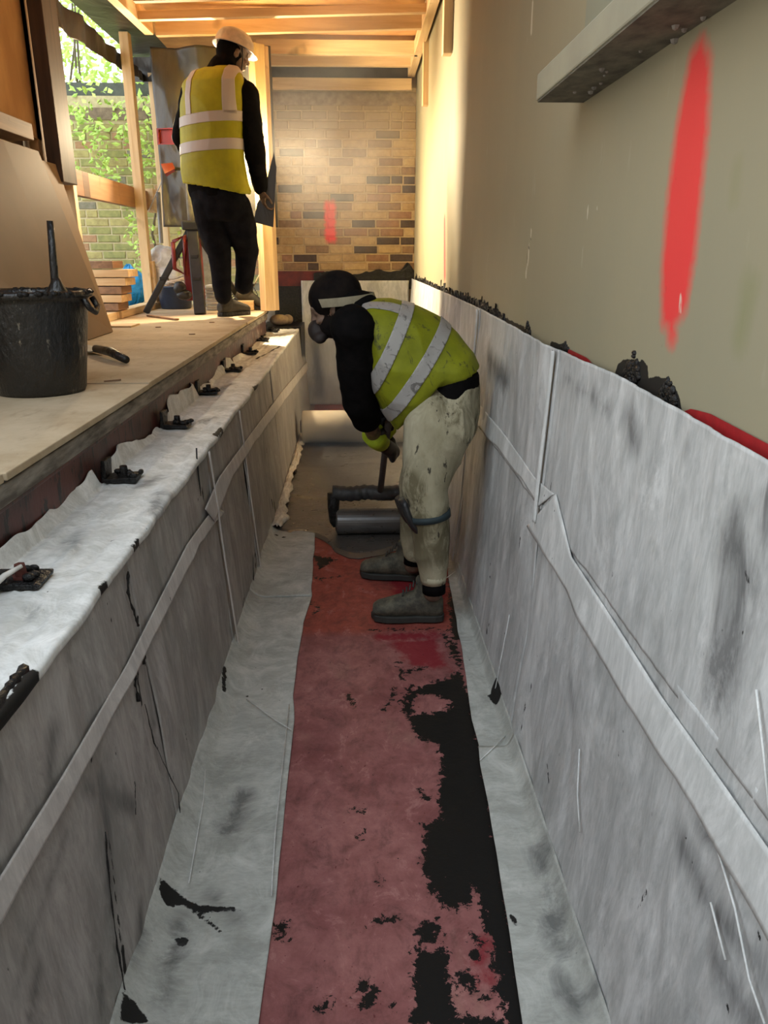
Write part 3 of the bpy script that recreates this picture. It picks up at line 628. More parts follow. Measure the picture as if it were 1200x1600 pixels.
# coping membrane on ledge with ragged upturned back edge
def cyx(px, py): q = PZ(px, py, .785); return (q[0], q[1])
c_mark = lambda P: stain(P[:, :2], lines=[([cyx(*q) for q in l], r) for l, r in [([(218, 840), (212, 852)], .010), ([(168, 905), (160, 915)], .009), ([(50, 1050), (10, 1110), (-20, 1150)], .014), ([(345, 668), (335, 678)], .010), ([(415, 590), (400, 605)], .02), ([(400, 560), (440, 540)], .008), ([(310, 745), (300, 752)], .006)]]
   , scale=.016)
c_smudge = lambda P: stain(P[:, :2], lines=[([cyx(*q) for q in l], r) for l, r in [([(220, 760), (250, 745)], .03), ([(120, 830), (115, 860)], .02), ([(45, 950), (50, 960)], .02), ([(300, 660), (330, 655)], .03), ([(340, 610), (360, 600)], .02), ([(250, 770), (240, 800)], .015)]], scale=.09)
def cfn(u, v):
    # v 0..1 : from front edge rolled over -> ledge -> upturn against the beam
    P = np.stack([u, v, 0*u], 1); x = np.where(v < .08, -.523, np.where(v < .72, -.523-(v-.08)/.64*.215, -.738-(v-.72)/.28*.018))
    zz = .782+.006*fbm(np.stack([u, x*2.5, 0*u], 1), 6, 3, 5)+.004*fbm(np.stack([u, x*12, 0*u], 1), 5, 2, 9)
    up = np.clip(.045+.04*fbm(np.stack([u, 0*u, 0*u], 1), 3.2, 2, 3)+.004*vnoise(P[:, :]*[1, 0, 0], 20), .004, .10)*(u < 5.2)
    gap = np.ones(len(u))
    for g_ in BRK: gap = np.minimum(gap, np.clip((np.abs(u-g_)-.035)/.03, 0, 1))
    z = np.where(v < .08, zz-(.08-v)/.08*.018, np.where(v < .72, zz, zz+(v-.72)/.28*up*gap)); x = x+np.where(v > .72, (v-.72)/.28*(.02*fbm(np.stack([u, 0*u, 0*u], 1), 9, 2, 4)), 0)
    ed = .008*vnoise(np.stack([u, 0*u, 0*u], 1), 11, 2); x = np.where(v < .08, x+.006+ed*.4, x)
    return np.stack([x, u, z], 1)
BRpx = [(40, 905), (198, 745), (280, 663), (328, 612), (366, 578), (393, 551), (411, 531), (428, 517)]
BRK = [PZ(px_, py_, .795)[1] for px_, py_ in BRpx]
cm_ = grid('ledge_membrane', geo(.3, 7.0, .006), np.linspace(0, 1, 50), cfn, M['fleece_top'], attrs={'mark': c_mark, 'smudge_shade': c_smudge}, thick=.003)
tag(cm_, 'bright white wrinkled fleece strip lying on the ledge beside the steel beam', 'membrane')
# brackets poking through the ledge strip
names = ['nearest the camera with white strap end on it', 'second from the camera', 'third from the camera', 'fourth from the camera', 'fifth from the camera, midway along the ledge', 'third from the far end', 'second from the far end', 'farthest, just before the ledge ends']
for i, (px_, py_) in enumerate(BRpx):
    q = PZ(px_, py_, .795); s_ = 1.0 if i else 1.15
    br = empty('anchor_bracket', (q[0], q[1], .784), 'black tarred bracket on the ledge, '+names[i], 'bracket', 'tarred brackets along the ledge')
    mb = MB(); mb.box((q[0]-.055*s_, q[1]-.04, .788), (q[0]+.038*s_, q[1]+.04, .800), jit=.004); mb.build('plate', M['tar'], br, bevel=.003)
    MB().box((q[0]-.062*s_, q[1]-.035, .79), (q[0]-.05*s_, q[1]+.035, .80+.05*(i > 0)), jit=.003).build('upstand', M['tar'], br, bevel=.003)
    mb = MB()
    for k in range(9 if i else 5): mb.ball((q[0]+random.uniform(-.03, .045), q[1]+random.uniform(-.03, .03), .803+random.uniform(0, .006)), (random.uniform(.006, .014), random.uniform(.006, .014), .008), n=8, m=5)
    mb.build('tar_lumps', M['tar'], br, sm=True)['kind'] = 'stuff'
    MB().lathe([(.0, .030), (.011, .030), (.012, .018), (.012, .006), (.018, .006), (.018, 0), (0, 0)], (q[0]-.005, q[1]-.005, .800), 6).build('bolt', M['tar'] if i else plain('rust', (.12, .03, .02)), br)
a = PZ(34, 884, .83); b = PZ(-20, 925, .80); o = MB().tube([a, (np.array(a)+np.array(b))/2+np.array([0, 0, .006]), b], [.004, .006, .006], 8).build('cable_tie', plain('white_strap', (.75, .72, .66)), sm=True)
tag(o, 'short white strap end lying over the nearest tarred bracket', 'strap')
# bare concrete and black base beyond ledge end
structure(MB().box((-.86, 7.02, -.01), (-.50, BACKY, .80)).build('trim_1', M['tar']))
b = MB(); b.ball((-.70, 7.15, .85), (.09, .07, .05)); b.ball((-.63, 7.2, .85), (.05, .05, .045)); o = b.build('rubble_stone', M['stone'], sm=True); tag(o, 'rough brown lump of rubble between the ledge end and the brick wall', 'stone')

# floor fleece strips
LIN = [PZ(*q, 0)[:2] for q in ((380, 1800), (405, 1600), (432, 1400), (447, 1250), (460, 1130), (458, 1090), (466, 1030), (474, 975), (487, 935), (489, 885), (493, 838))]
LIN = np.array(sorted([(p_[1], p_[0]) for p_ in LIN]))
def left_in(y): return np.interp(y, LIN[:, 0], LIN[:, 1])
RIN = np.array(sorted([(PZ(*q, 0)[1], PZ(*q, 0)[0]) for q in ((842, 1800), (815, 1600), (790, 1430), (762, 1260), (750, 1200), (748, 1170), (737, 1130), (722, 1020), (710, 960), (701, 905), (698, 850))]))
RIN = np.vstack([RIN, [[7.5, .385]]])
def right_in(y): return np.interp(y, RIN[:, 0], RIN[:, 1])
fm_l = lambda P: stain(P[:, :2], polys=[[xy(*q) for q in [(252, 1392), (275, 1398), (310, 1418), (375, 1422), (375, 1427), (312, 1430), (285, 1418), (258, 1425), (250, 1410)]], [xy(*q) for q in [(274, 1470), (297, 1470), (290, 1482), (278, 1482)]], [xy(*q) for q in [(195, 1575), (215, 1580), (235, 1600), (190, 1615)]]], lines=[([xy(*q) for q in l], r) for l, r in [([(390, 937), (470, 936)], .003), ([(387, 1090)], .006), ([(300, 1425), (345, 1460)], .003), ([(352, 1062), (350, 1092)], .006), ([(425, 838), (445, 842)], .006), ([(393, 1118)], .002)]], scale=.012)
fs_l = lambda P: stain(P[:, :2], lines=[([xy(*q) for q in l], r) for l, r in [([(200, 1540), (225, 1480)], .015), ([(330, 1400), (370, 1440)], .02), ([(380, 1250), (360, 1300)], .03), ([(280, 1440), (260, 1560)], .03)]], scale=.09)
def llfn(y0, y1, lift, sd):
    def fn(u, v):
        xi = left_in(u)+.003*vnoise(np.stack([u, 0*u, 0*u], 1), 9, sd); t = v
        ang = np.clip((.22-t)/.22, 0, 1); x = -.468+(xi+.468)*t; z = .004+lift+.045*ang**2.2+.004*np.abs(fbm(np.stack([u, x*3, 0*u], 1), 4, 3, sd))+.006*np.clip((t-.93)/.07, 0, 1)*np.clip(vnoise(np.stack([u, 0*u, 0*u], 1), 2.3, sd), 0, 1)
        return np.stack([x-.008*ang, u, z], 1)
    return fn
lf = empty('left_floor_membrane', (-.35, 2, 0), 'dirty white fleece strip along the left side of the trench floor', 'membrane')
for k, (a, b) in enumerate(((.4, 3.04), (3.02, 3.87), (3.85, 5.7))):
    if k < 2: grid('membrane_sheet', geo(a, b, .006), np.linspace(0, 1, 50), llfn(a, b, .003*k, k+2), M['fleece_floor'], lf, attrs={'mark': fm_l, 'smudge_shade': fs_l}, thick=.003)
def torn(u, v):
    P = np.stack([u, 0*u, 0*u], 1); x = -.475+v*(.06+.035*fbm(P, 6, 3, 2)+.0); z = .02+.03*np.sin(v*3.0)+.012*fbm(np.stack([u, v, 0*u], 1), 14, 2)
    return np.stack([x, u, z], 1)
grid('torn_edge', geo(3.85, 6.2, .006), np.linspace(0, 1, 16), torn, M['fleece_torn'], lf, attrs={'mark': z0, 'smudge_shade': z0}, thick=.004)
fm_r = lambda P: stain(P[:, :2], polys=[[xy(*q) for q in [(762, 1092), (770, 1083), (786, 1084), (786, 1108), (776, 1110)]]], lines=[([xy(*q) for q in l], r) for l, r in [([(798, 1440), (806, 1450)], .006), ([(786, 1060), (788, 1100)], .004)]], scale=.012)
fs_r = lambda P: stain(P[:, :2], lines=[([xy(*q) for q in l], r) for l, r in [([(860, 1400), (870, 1480)], .03), ([(880, 1540), (900, 1580)], .02), ([(870, 1560), (925, 1575)], .008), ([(905, 1460), (920, 1500)], .015), ([(850, 1370), (840, 1340)], .03)]], scale=.08)
def rrfn(lift, sd):
    def fn(u, v):
        xi = right_in(u)+.002*vnoise(np.stack([u, 0*u, 0*u], 1), 9, sd); t = v
        ang = np.clip((t-.75)/.25, 0, 1); x = xi+(.452-xi)*t; z = .005+lift+.05*ang**2.2+.004*np.abs(fbm(np.stack([u, x*3, 0*u], 1), 4, 3, sd))
        return np.stack([x+.006*ang, u, z], 1)
    return fn
rf = empty('right_floor_membrane', (.40, 2, 0), 'bluish white fleece strip along the right side of the trench floor', 'membrane')
for k, (a, b) in enumerate(((.4, 1.93), (1.90, 3.30), (3.27, 7.5))):
    grid('membrane_sheet', geo(a, b, .007), np.linspace(0, 1, 40), rrfn(.003*(2-k), k+12), M['fleece_floor'], rf, attrs={'mark': fm_r, 'smudge_shade': fs_r}, thick=.003)
# folded seam ridges of floor strips
for l, par in (([(787, 1120), (792, 1040), (800, 1000)], rf), ([(750, 1188), (790, 1150)], rf), ([(695, 905), (715, 890), (722, 880)], rf), ([(385, 1092), (430, 1125), (455, 1140)], lf), ([(322, 1180), (318, 1250), (295, 1380)], lf), ([(452, 1100), (430, 1300), (424, 1400)], lf)):
    pts = [np.array(PZ(*q, .018)) for q in l]; MB().tube(pts, .0016, 6).build('fold', M['fleece_lap'], par, sm=True)

# dark wet membrane laid in bitumen
FR = np.array([PZ(*q, 0)[:2] for q in ((424, 832), (446, 836), (470, 834), (490, 838), (505, 845), (519, 855), (521, 862), (545, 872), (562, 873), (600, 868), (640, 855), (690, 845))])
def wfn(u, v):
    x = -.44+u*.83; yf = np.interp(x, FR[:, 0], FR[:, 1])+.01*vnoise(np.stack([x, 0*x, 0*x], 1), 14); y = yf+(6.9-yf)*v
    le = .035*fbm(np.stack([y, 0*y, 0*y], 1), 5, 3, 8)
    x = x+le*np.clip(1-u*8, 0, 1); z = .014+.003*fbm(np.stack([x, y, 0*y], 1), 5, 2)+.008*np.exp(-((y-4.45-.05*np.sin(x*9))/.02)**2)+.007*np.exp(-((y-5.15)/.015)**2)*(x < .05)
    z = z*np.clip(v*60+.2, 0, 1)
    return np.stack([x, y, z], 1)
wm = empty('wet_membrane', (0, 4.4, 0), 'dark glossy freshly laid membrane smoking on the trench floor', 'membrane')
grid('sheet', np.linspace(0, 1, 90), np.linspace(0, 1, 160)**1.5, wfn, M['wet'], wm, thick=.004)
rl = MB(); YR, ZR, RR = 3.78, .085, .07
rl.loft([((-.115, YR, ZR), (0, RR*.1, 0), (0, 0, RR*.1)), ((-.117, YR, ZR), (0, RR*.93, 0), (0, 0, RR*.93)), ((-.11, YR, ZR), (0, RR, 0), (0, 0, RR)), ((.33, YR, ZR), (0, RR, 0), (0, 0, RR)), ((.335, YR, ZR), (0, RR*.9, 0), (0, 0, RR*.9))], 32)
rl.build('roll', M['wet'], wm, sm=False)
sp = MB(); pts = [(-.119, YR+math.cos(t_)*(.012+.0088*t_)*1.0, ZR+math.sin(t_)*(.012+.0088*t_)) for t_ in np.linspace(0, 6.2, 50)]; sp.tube(pts, .0025, 5).build('spiral_edge', M['tar'], wm)
# light membrane roll farther back
t = NT('cream_paper'); M['cream'] = t.done(t.mix(t.ramp(t.noise(2), .3, .7), (.70, .62, .47), (.62, .56, .44)), .6)
cr_ = empty('membrane_roll', (0, 6.0, .0), 'thick cream wrapped membrane roll lying across the trench floor in front of the end', 'roll')
c = PZ(520, 700, 0.0); RY = c[1]+.12; R2 = .125
b = MB(); b.loft([((-.425, RY, R2+.018), (0, .055, 0), (0, 0, .055)), ((-.43, RY, R2+.018), (0, R2*.95, 0), (0, 0, R2*.95)), ((-.42, RY, R2+.018), (0, R2, 0), (0, 0, R2)), ((.40, RY, R2+.018), (0, R2, 0), (0, 0, R2)), ((.405, RY, R2+.018), (0, R2*.95, 0), (0, 0, R2*.95))], 48)
b.build('paper_wrap', M['cream'], cr_, sm=False, bevel=0); MB().lathe([(.05, 0), (.05, .02), (.03, .02), (.03, 0)], (-.425, RY, R2+.018), 24, Matrix.Rotation(-math.pi/2, 3, 'Y')).build('core', M['black'], cr_)

# ------------------------------------------------------------------ wall shelf / boxed ledge on right wall
sh = empty('wall_ledge', (WALLX, 2.0, 1.9), 'painted boxed ledge jutting from the olive wall above the long red spray mark', 'ledge')
LXF = .44
pa = PX(838, 128, LXF); pb = PX(840, 160, LXF)
YN, YF = -.6, pb[1]; zl0 = pb[2]; zl1 = pa[2]
MB().box((LXF, YN, zl0), (WALLX+.005, YF, zl0+.012)).build('soffit', plain('soffit_stone', (.20, .18, .13), (.09, .08, .06), 25, .9, vec=(1, .6, 1)), sh)
lm_ = M['olive']
MB().box((LXF-.004, YN, zl0+.003), (WALLX+.005, YF+.002, zl0+.012+(zl1-zl0))).build('fascia', plain('ledge_paint', (.32, .305, .22), (.26, .245, .18), 4, .6), sh, bevel=.004)
mb = MB()
for i in range(26): mb.ball((random.uniform(LXF+.03, WALLX), random.uniform(.6, YF-.03), zl0), random.uniform(.003, .008), n=6, m=4)
mb.build('mortar_crumbs', M['concrete'], sh)['kind'] = 'stuff'
structure(MB().box((WALLX-.006, YN, zl1+.015), (WALLX+.002, YF+.02, 3.2)).build('trim_2', plain('grey_green_paint', (.27, .275, .20), (.24, .245, .18), 3, .6)))

# ------------------------------------------------------------------ PEOPLE
def V3(p): return Vector([float(c) for c in p])
def shell(mb, name, mat, parent, vox=.008, it=3, folds=None, sub=0):
    """union of the overlapping shapes as one continuous smooth mesh, with optional cloth folds"""
    me = mb.mesh(name); o = bpy.data.objects.new(name, me); C.objects.link(o)
    r = o.modifiers.new('r', 'REMESH'); r.mode = 'VOXEL'; r.voxel_size = vox
    s = o.modifiers.new('s', 'SMOOTH'); s.factor = .5; s.iterations = it
    dg = bpy.context.evaluated_depsgraph_get(); new = bpy.data.meshes.new_from_object(o.evaluated_get(dg))
    bpy.data.objects.remove(o); n = len(new.vertices)
    co = np.empty(n*3); new.vertices.foreach_get('co', co); co = co.reshape(-1, 3)
    if folds:
        no = np.empty(n*3); new.vertex_normals.foreach_get('vector', no); no = no.reshape(-1, 3)
        amp, sc, vec = folds; nz = vnoise(co*np.array(vec), sc, 2)
        rid = 1-np.abs(vnoise(co*np.array(vec)+5, sc*.7, 5)); co = co+no*(amp*(.5*nz+.9*rid**3))[:, None]
    off = np.zeros(3); p = parent
    while p: off += np.array(p.location); p = p.parent
    new.vertices.foreach_set('co', (co-off).ravel()); new.update(); smooth(new)
    new.name = name; new.materials.clear(); new.materials.append(mat)
    o = bpy.data.objects.new(name, new); C.objects.link(o); o.parent = parent; return o
def band(src, name, mat, parent, planes, grow=.004):
    """strip cut out of a garment between planes (point, normal: keeps the side the normal points to)"""
    bm = bmesh.new(); bm.from_mesh(src.data)
    off = Vector((0, 0, 0)); p = parent
    while p: off += p.location; p = p.parent
    for pt, nn in planes:
        g = bm.verts[:]+bm.edges[:]+bm.faces[:]
        bmesh.ops.bisect_plane(bm, geom=g, dist=1e-5, plane_co=V3(pt)-off, plane_no=V3(nn), clear_inner=True, clear_outer=False)
    bm.normal_update()
    for v in bm.verts: v.co += v.normal*grow
    me = bpy.data.meshes.new(name); bm.to_mesh(me); bm.free(); smooth(me); o = link(name, me, mat, parent)
    s = o.modifiers.new('solid', 'SOLIDIFY'); s.thickness = .003; return o
def axes(up, fw):
    u = V3(up).normalized(); f = V3(fw); f = (f-u*f.dot(u)).normalized(); r = f.cross(u); return r, f, u
def head(mb, c, up, fw, k=1.0):
    r, f, u = axes(up, fw); c = V3(c); Mx = Matrix((r, f, u)).transposed()
    def b(x, y, z, rad, n=16): mb.ball(c+Mx @ Vector((x, y, z))*k, tuple(q*k for q in rad), Mx, n=n)
    b(0, -.012, .025, (.076, .096, .090)); b(0, .022, -.045, (.058, .066, .062)); b(0, .040, -.082, (.032, .034, .026))
    b(0, .095, -.022, (.013, .018, .020)); b(0, .090, -.004, (.010, .013, .024)); b(0, .078, .022, (.050, .016, .010))
    for s in (-1, 1):
        b(s*.074, -.008, -.018, (.010, .022, .033), 10); b(s*.036, .070, -.028, (.022, .018, .014)); b(s*.030, .078, .004, (.013, .008, .008), 8)
    b(0, .082, -.060, (.024, .010, .006)); b(0, .080, -.070, (.020, .010, .007))
    return Mx
def hand(mb, c, d, nrm, side=1, fat=1.0, curl=(35, 100, 165), splay=.0):
    """palm centred at c, fingers along d curling towards nrm, thumb leaving the side"""
    d = V3(d).normalized(); n_ = V3(nrm); n_ = (n_-d*n_.dot(d)).normalized(); a = d.cross(n_)*side; c = V3(c)
    Mx = Matrix((d, a, n_)).transposed(); mb.ball(c, (.050, .043*fat, .017*fat), Mx)
    L = [(.038, .026, .020), (.042, .030, .022), (.040, .028, .021), (.031, .022, .018)]
    for i in range(4):
        p = c+d*.040+a*(.0315-.021*i); pts = [p-d*.02, p]; ang = 0
        for k in range(3):
            t_ = math.radians(curl[k]+i*4); p = p+(d*math.cos(t_)+n_*math.sin(t_))*L[i][k]+a*splay*(1.5-i)*.004; pts.append(p)
        mb.limb(pts, [.010*fat, .0098*fat, .0092*fat, .0085*fat, .0075*fat], 8)
    p = c-d*.022+a*.034; q1 = p+a*.022+d*.018+n_*.016; q2 = q1+d*.026+n_*.020-a*.002; q3 = q2+n_*.012+d*.020-a*.012
    mb.limb([c-d*.03+a*.012, p, q1, q2, q3], [.014*fat, .014*fat, .012*fat, .0105*fat, .009*fat], 8)
M['skin'] = plain('skin', (.36, .19, .12), (.30, .14, .09), 30, .55, bump=.05)
M['skin_dirty'] = plain('skin_dirty', (.20, .12, .08), (.09, .06, .04), 40, .6)
M['jacket'] = plain('black_jacket', (.004, .004, .004), (.007, .006, .006), 30, .9, bump=.3, spec=.05)
M['black_trousers'] = plain('black_trousers', (.006, .006, .008), (.012, .012, .015), 14, .9, bump=.3, spec=.06)
def vestmat(name, dirt, a, b):
    t = NT(name); n = t.noise(9, (1, 1, 1), 4); c = t.mix(t.ramp(n, .35, .65), a, b)
    if dirt:
        k = t.noise(15, (1, 1, .8), 4, .7, .8); c = t.mix(t.ramp(k, .57, .64, 0, .85), c, (.045, .045, .018))
    t.bump(n, .3, .01); return t.done(c, .6, 0, .3)
M['vest_old'] = vestmat('hi_vis_dirty', True, (.225, .245, .007), (.155, .17, .006))
M['vest'] = vestmat('hi_vis', False, (.38, .36, .008), (.30, .29, .008))
def tapemat(name, dirt, col):
    t = NT(name); c = col
    if dirt: c = t.mix(t.ramp(t.noise(24, (1, 1, 1), 4, .7, 1), .56, .64, 0, .8), col, (.07, .065, .06))
    return t.done(c, .5, .0, .6)
M['tape_old'] = tapemat('reflective_tape_dirty', True, (.33, .32, .30)); M['tape'] = tapemat('reflective_tape', False, (.45, .41, .38))
def trousermat():
    t = NT('stained_beige_trousers'); n = t.noise(6, (1, 1, .5), 5, .65); k = t.noise(13, (1, 1, .5), 5, .75, .8); k2 = t.noise(3.5, (1, 1, 1), 3)
    c = t.mix(t.ramp(n, .35, .65), (.44, .40, .28), (.29, .26, .165)); c = t.mix(t.math('MULTIPLY', t.ramp(k, .45, .60), t.ramp(k2, .40, .56, .25, .9)), c, (.12, .10, .055)); P_ = t.pos(); c = t.mix(t.math('MULTIPLY', t.math('MULTIPLY', t.ramp(P_[2], .48, .42), t.ramp(P_[2], .24, .30)), t.ramp(k, .38, .52, .2, .75)), c, (.11, .09, .05))
    c = t.mix(t.ramp(t.noise(24, (1, 1, .35), 4), .64, .67, 0, .9), c, (.03, .025, .02)); t.bump(t.math('ADD', n, t.noise(9, (1, 1, .35), 3)), .5, .015); return t.done(c, .85, 0, .2)
M['trousers'] = trousermat()
def bootmat():
    t = NT('muddy_boot'); n = t.noise(22, (1, 1, 1), 5, .7); c = t.mix(t.ramp(n, .4, .65), (.050, .046, .036), (.12, .11, .075)); t.bump(n, .5, .006); return t.done(c, .75, 0, .3)
M['boot'] = bootmat(); M['boot_dark'] = plain('dark_boot', (.035, .028, .018), (.015, .013, .01), 20, .7)
def boot(heel, yaw, pitch, mat, parent, k=1.0):
    """heel: point under the heel; yaw: heading of the toe; pitch: heel raised"""
    R_ = Matrix.Rotation(yaw, 3, 'Z') @ Matrix.Rotation(pitch, 3, 'Y'); h = V3(heel)
    T = lambda x, y, z: h+R_ @ Vector((x*k, y*k, z*k)); D = lambda x, y, z: R_ @ Vector((x*k, y*k, z*k))
    mb = MB()
    mb.loft([(T(x, 0, z), D(0, wy, 0), D(0, 0, wz)) for x, z, wy, wz in ((.0, .06, .03, .03), (.012, .058, .038, .046), (.06, .062, .043, .055), (.12, .068, .045, .056), (.17, .060, .050, .048), (.22, .052, .052, .038), (.265, .045, .047, .030), (.285, .040, .035, .020))])
    mb.loft([(T(x, 0, z), D(wx, 0, 0), D(0, wy, 0)) for x, z, wx, wy in ((.072, .05, .070, .045), (.068, .10, .062, .046), (.058, .15, .056, .046), (.056, .178, .058, .049), (.056, .186, .052, .044))])
    u = shell(mb, 'boot', mat, parent, .006, 2)
    mb = MB(); out = [(-.005, 0), (.0, .028), (.03, .040), (.10, .040), (.17, .052), (.23, .054), (.275, .040), (.293, 0)]; out += [(x, -y) for x, y in out[-2:0:-1]]
    n = len(out); v = [T(x, y, 0) for x, y in out]+[T(x, y, .028) for x, y in out]; mb.add(v, [tuple(reversed(range(n))), tuple(range(n, 2*n))]+[(i, (i+1) % n, n+(i+1) % n, n+i) for i in range(n)])
    off = Vector((0, 0, 0)); s = mb.build('sole', M['tar'] if mat is M['boot_dark'] else plain('sole', (.03, .03, .025)), parent, bevel=.004)
    s.parent = u; lc = MB()
    for i in range(5): x = .155-i*.014; z = .122+i*.013; lc.tube([T(x+.010, -.026, z-.010), T(x+.006, 0, z+.002), T(x+.010, .026, z-.010)], .0035*k, 6)
    l = lc.build('lace', plain('lace', (.04, .04, .035)), parent, sm=True); l.parent = u; l['kind'] = 'stuff'
    return u
def loft_pairs(mb, secs, Y, n=22):
    """sections given as top and bottom picture points of the side silhouette at depth Y plus half width"""
    L = []
    for a, b, hw, *yy in secs:
        y = yy[0] if yy else Y; A = V3(PY(*a, y)); B = V3(PY(*b, y)); L.append(((A+B)/2, (A-B)/2, Vector((0, hw, 0))))
    mb.loft(L, n)

# --- worker bending in the trench
W1 = V3(PZ(660, 950, 0)); w1 = empty('person', (W1.x, 2.9, 0), 'person bending in the trench in stained beige trousers, dirty hi-vis vest and dark cap', 'person')
Y1 = 2.92
tors = [((556, 474), (556, 515), .085), ((575, 470), (562, 562), .165), ((610, 472), (585, 606), .185), ((650, 484), (612, 618), .185), ((690, 506), (640, 620), .175), ((722, 536), (655, 612), .17), ((742, 570), (662, 612), .165), ((746, 603), (658, 612), .16)]
shL, elL, wrL = PY(551, 512, 2.76), PY(562, 628, 2.92), PY(586, 684, 3.16)
shR, elR, wrR = PY(556, 500, 3.08), PY(578, 600, 3.20), PY(604, 672, 3.26)
GA, GB = V3(PY(594, 770, 3.78)), V3(PY(606, 668, 3.12))            # tool handle line
hd = (GB-GA).normalized()
HC = GA+hd*((V3(PY(600, 712, 3.3))-GA).dot(hd)); HC2 = HC+hd*.17
hn = Vector((0, 1, 0)); hn = (hn-hd*hn.dot(hd)).normalized(); side = hd.cross(hn)
def hpose(hc, s): return hc-side*s*.030, hn*.55+Vector((0, 0, -.2)), side*s
handsL = (HC-hn*.008-side*.034, hn, side); handsR = (HC2-hn*.008+side*.034, hn, -side)
HEAD1 = PY(524, 477, 2.95); UP1 = (-.38, .0, .92); FW1 = (-.86, .12, -.46)
bd = MB()
bd.loft([(c, u*.88, v*.88) for c, u, v in [((V3(PY(*a, Y1))+V3(PY(*b, Y1)))/2, (V3(PY(*a, Y1))-V3(PY(*b, Y1)))/2, Vector((0, hw, 0))) for a, b, hw in tors]])
MX1 = head(bd, HEAD1, UP1, FW1); bd.limb([PY(575, 505, Y1), PY(548, 490, Y1), HEAD1], [.07, .06, .055])
bd.limb([shL, elL, wrL, handsL[0]], [.055, .043, .030, .026]); bd.limb([shR, elR, wrR, handsR[0]], [.055, .043, .030, .026])
sd = 1; hand(bd, handsL[0], handsL[1], handsL[2], 1, .85); hand(bd, handsR[0], handsR[1], handsR[2], -1, .85)
bd.limb([PY(690, 660, 2.82), PY(670, 790, 2.76), PY(676, 925, 2.76)], [.085, .055, .040]); bd.limb([PY(690, 660, 3.02), PY(655, 785, 3.10), PY(645, 882, 3.12)], [.085, .055, .040])
shell(bd, 'body', M['skin_dirty'], w1, .007, 3)
jk = MB(); loft_pairs(jk, tors, Y1)
jk.limb([PY(585, 520, 2.86), shL, V3(shL).lerp(V3(elL), .5), elL, V3(elL).lerp(V3(wrL), .42)], [.10, .080, .072, .066, .060], 18)
jk.limb([PY(585, 520, 2.98), shR, elR, V3(elR).lerp(V3(wrR), .7)], [.10, .082, .068, .056], 18)
jk.limb([PY(562, 492, Y1), PY(548, 484, Y1)], [.088, .078]); shell(jk, 'jacket', M['jacket'], w1, .009, 3, (.004, 16, (1, 1, 2.2)))
jr = shell(MB().loft([(PY(*a, Y1), V3((u, 0, w_)), Vector((0, .178, 0))) for a, u, w_ in (((702, 578), .112, -.004), ((702, 600), .114, -.002), ((701, 612), .108, 0))], 24), 'jumper_hem', M['jacket'], w1, .008, 2)
vt = [((566, 470), (562, 500), .12), ((580, 465), (572, 545), .176), ((610, 466), (582, 606), .200), ((650, 477), (598, 642), .205), ((688, 497), (618, 672), .195), ((715, 519), (640, 650), .188), ((738, 551), (652, 607), .182), ((749, 572), (659, 603), .176)]
vb = MB(); loft_pairs(vb, vt, Y1, 28); vest1 = shell(vb, 'hi_vis_vest', M['vest_old'], w1, .008, 3, (.007, 9, (1, 1, 1)))
def slab(a, b, wpx):  # planes bounding a band whose picture line runs a->b, width in pixels
    A = V3(PY(*a, Y1)); B = V3(PY(*b, Y1)); d = (B-A).normalized(); n_ = Vector((0, 1, 0)).cross(d).normalized()
    if n_.x < 0: n_ = -n_
    w_ = wpx/415.0/2; return [(A-n_*w_, n_), (A+n_*w_, -n_)]
b1_ = band(vest1, 'reflective_band', M['tape_old'], w1, slab((636, 476), (584, 590), 20)); b2_ = band(vest1, 'reflective_band', M['tape_old'], w1, slab((694, 506), (606, 640), 21))
# shoulder tape running along the back towards the collar
s_ = slab((636, 476), (584, 590), 20); A = V3(PY(640, 478, Y1)); dd = (V3(PY(600, 470, Y1))-A)
band(vest1, 'reflective_band', M['tape_old'], w1, [(s_[0][0], -s_[0][1]), ((0, Y1-.13, 0), (0, 1, 0)), ((0, Y1-.075, 0), (0, -1, 0)), (PY(590, 520, Y1), (.2, 0, 1))])
tr = MB()
tr.loft([(PY(*c, Y1), V3((u, 0, w_)), Vector((0, v, 0))) for c, u, w_, v in (((702, 597), .108, 0, .165), ((701, 606), .113, 0, .17), ((698, 640), .122, 0, .185), ((687, 675), .128, 0, .19), ((676, 700), .10, 0, .16))], 24)
tr.limb([PY(685, 668, 2.80), PY(671, 718, 2.77), PY(663, 762, 2.75), PY(668, 800, 2.74), PY(674, 845, 2.75), PY(677, 880, 2.75), PY(677, 900, 2.75)], [.132, .105, .088, .074, .072, .060, .050], 20)
tr.limb([PY(688, 672, 3.02), PY(664, 740, 3.06), PY(657, 790, 3.10), PY(652, 835, 3.12), PY(650, 858, 3.12)], [.125, .092, .08, .068, .052], 20)
shell(tr, 'trousers', M['trousers'], w1, .009, 2, (.014, 11, (1.2, 1.2, .6)))
MB().tube([PY(677, 897, 2.75), PY(677, 909, 2.75)], [.054, .050], 24).build('trouser_cuff', M['trousers'], w1, sm=True)
MB().tube([PY(678, 906, 2.75), PY(678, 925, 2.75)], [.046, .046], 20).build('sock', M['jacket'], w1, sm=True)
MB().tube([PY(648, 856, 3.12), PY(647, 880, 3.12)], [.046, .046], 20).build('sock', M['jacket'], w1, sm=True)
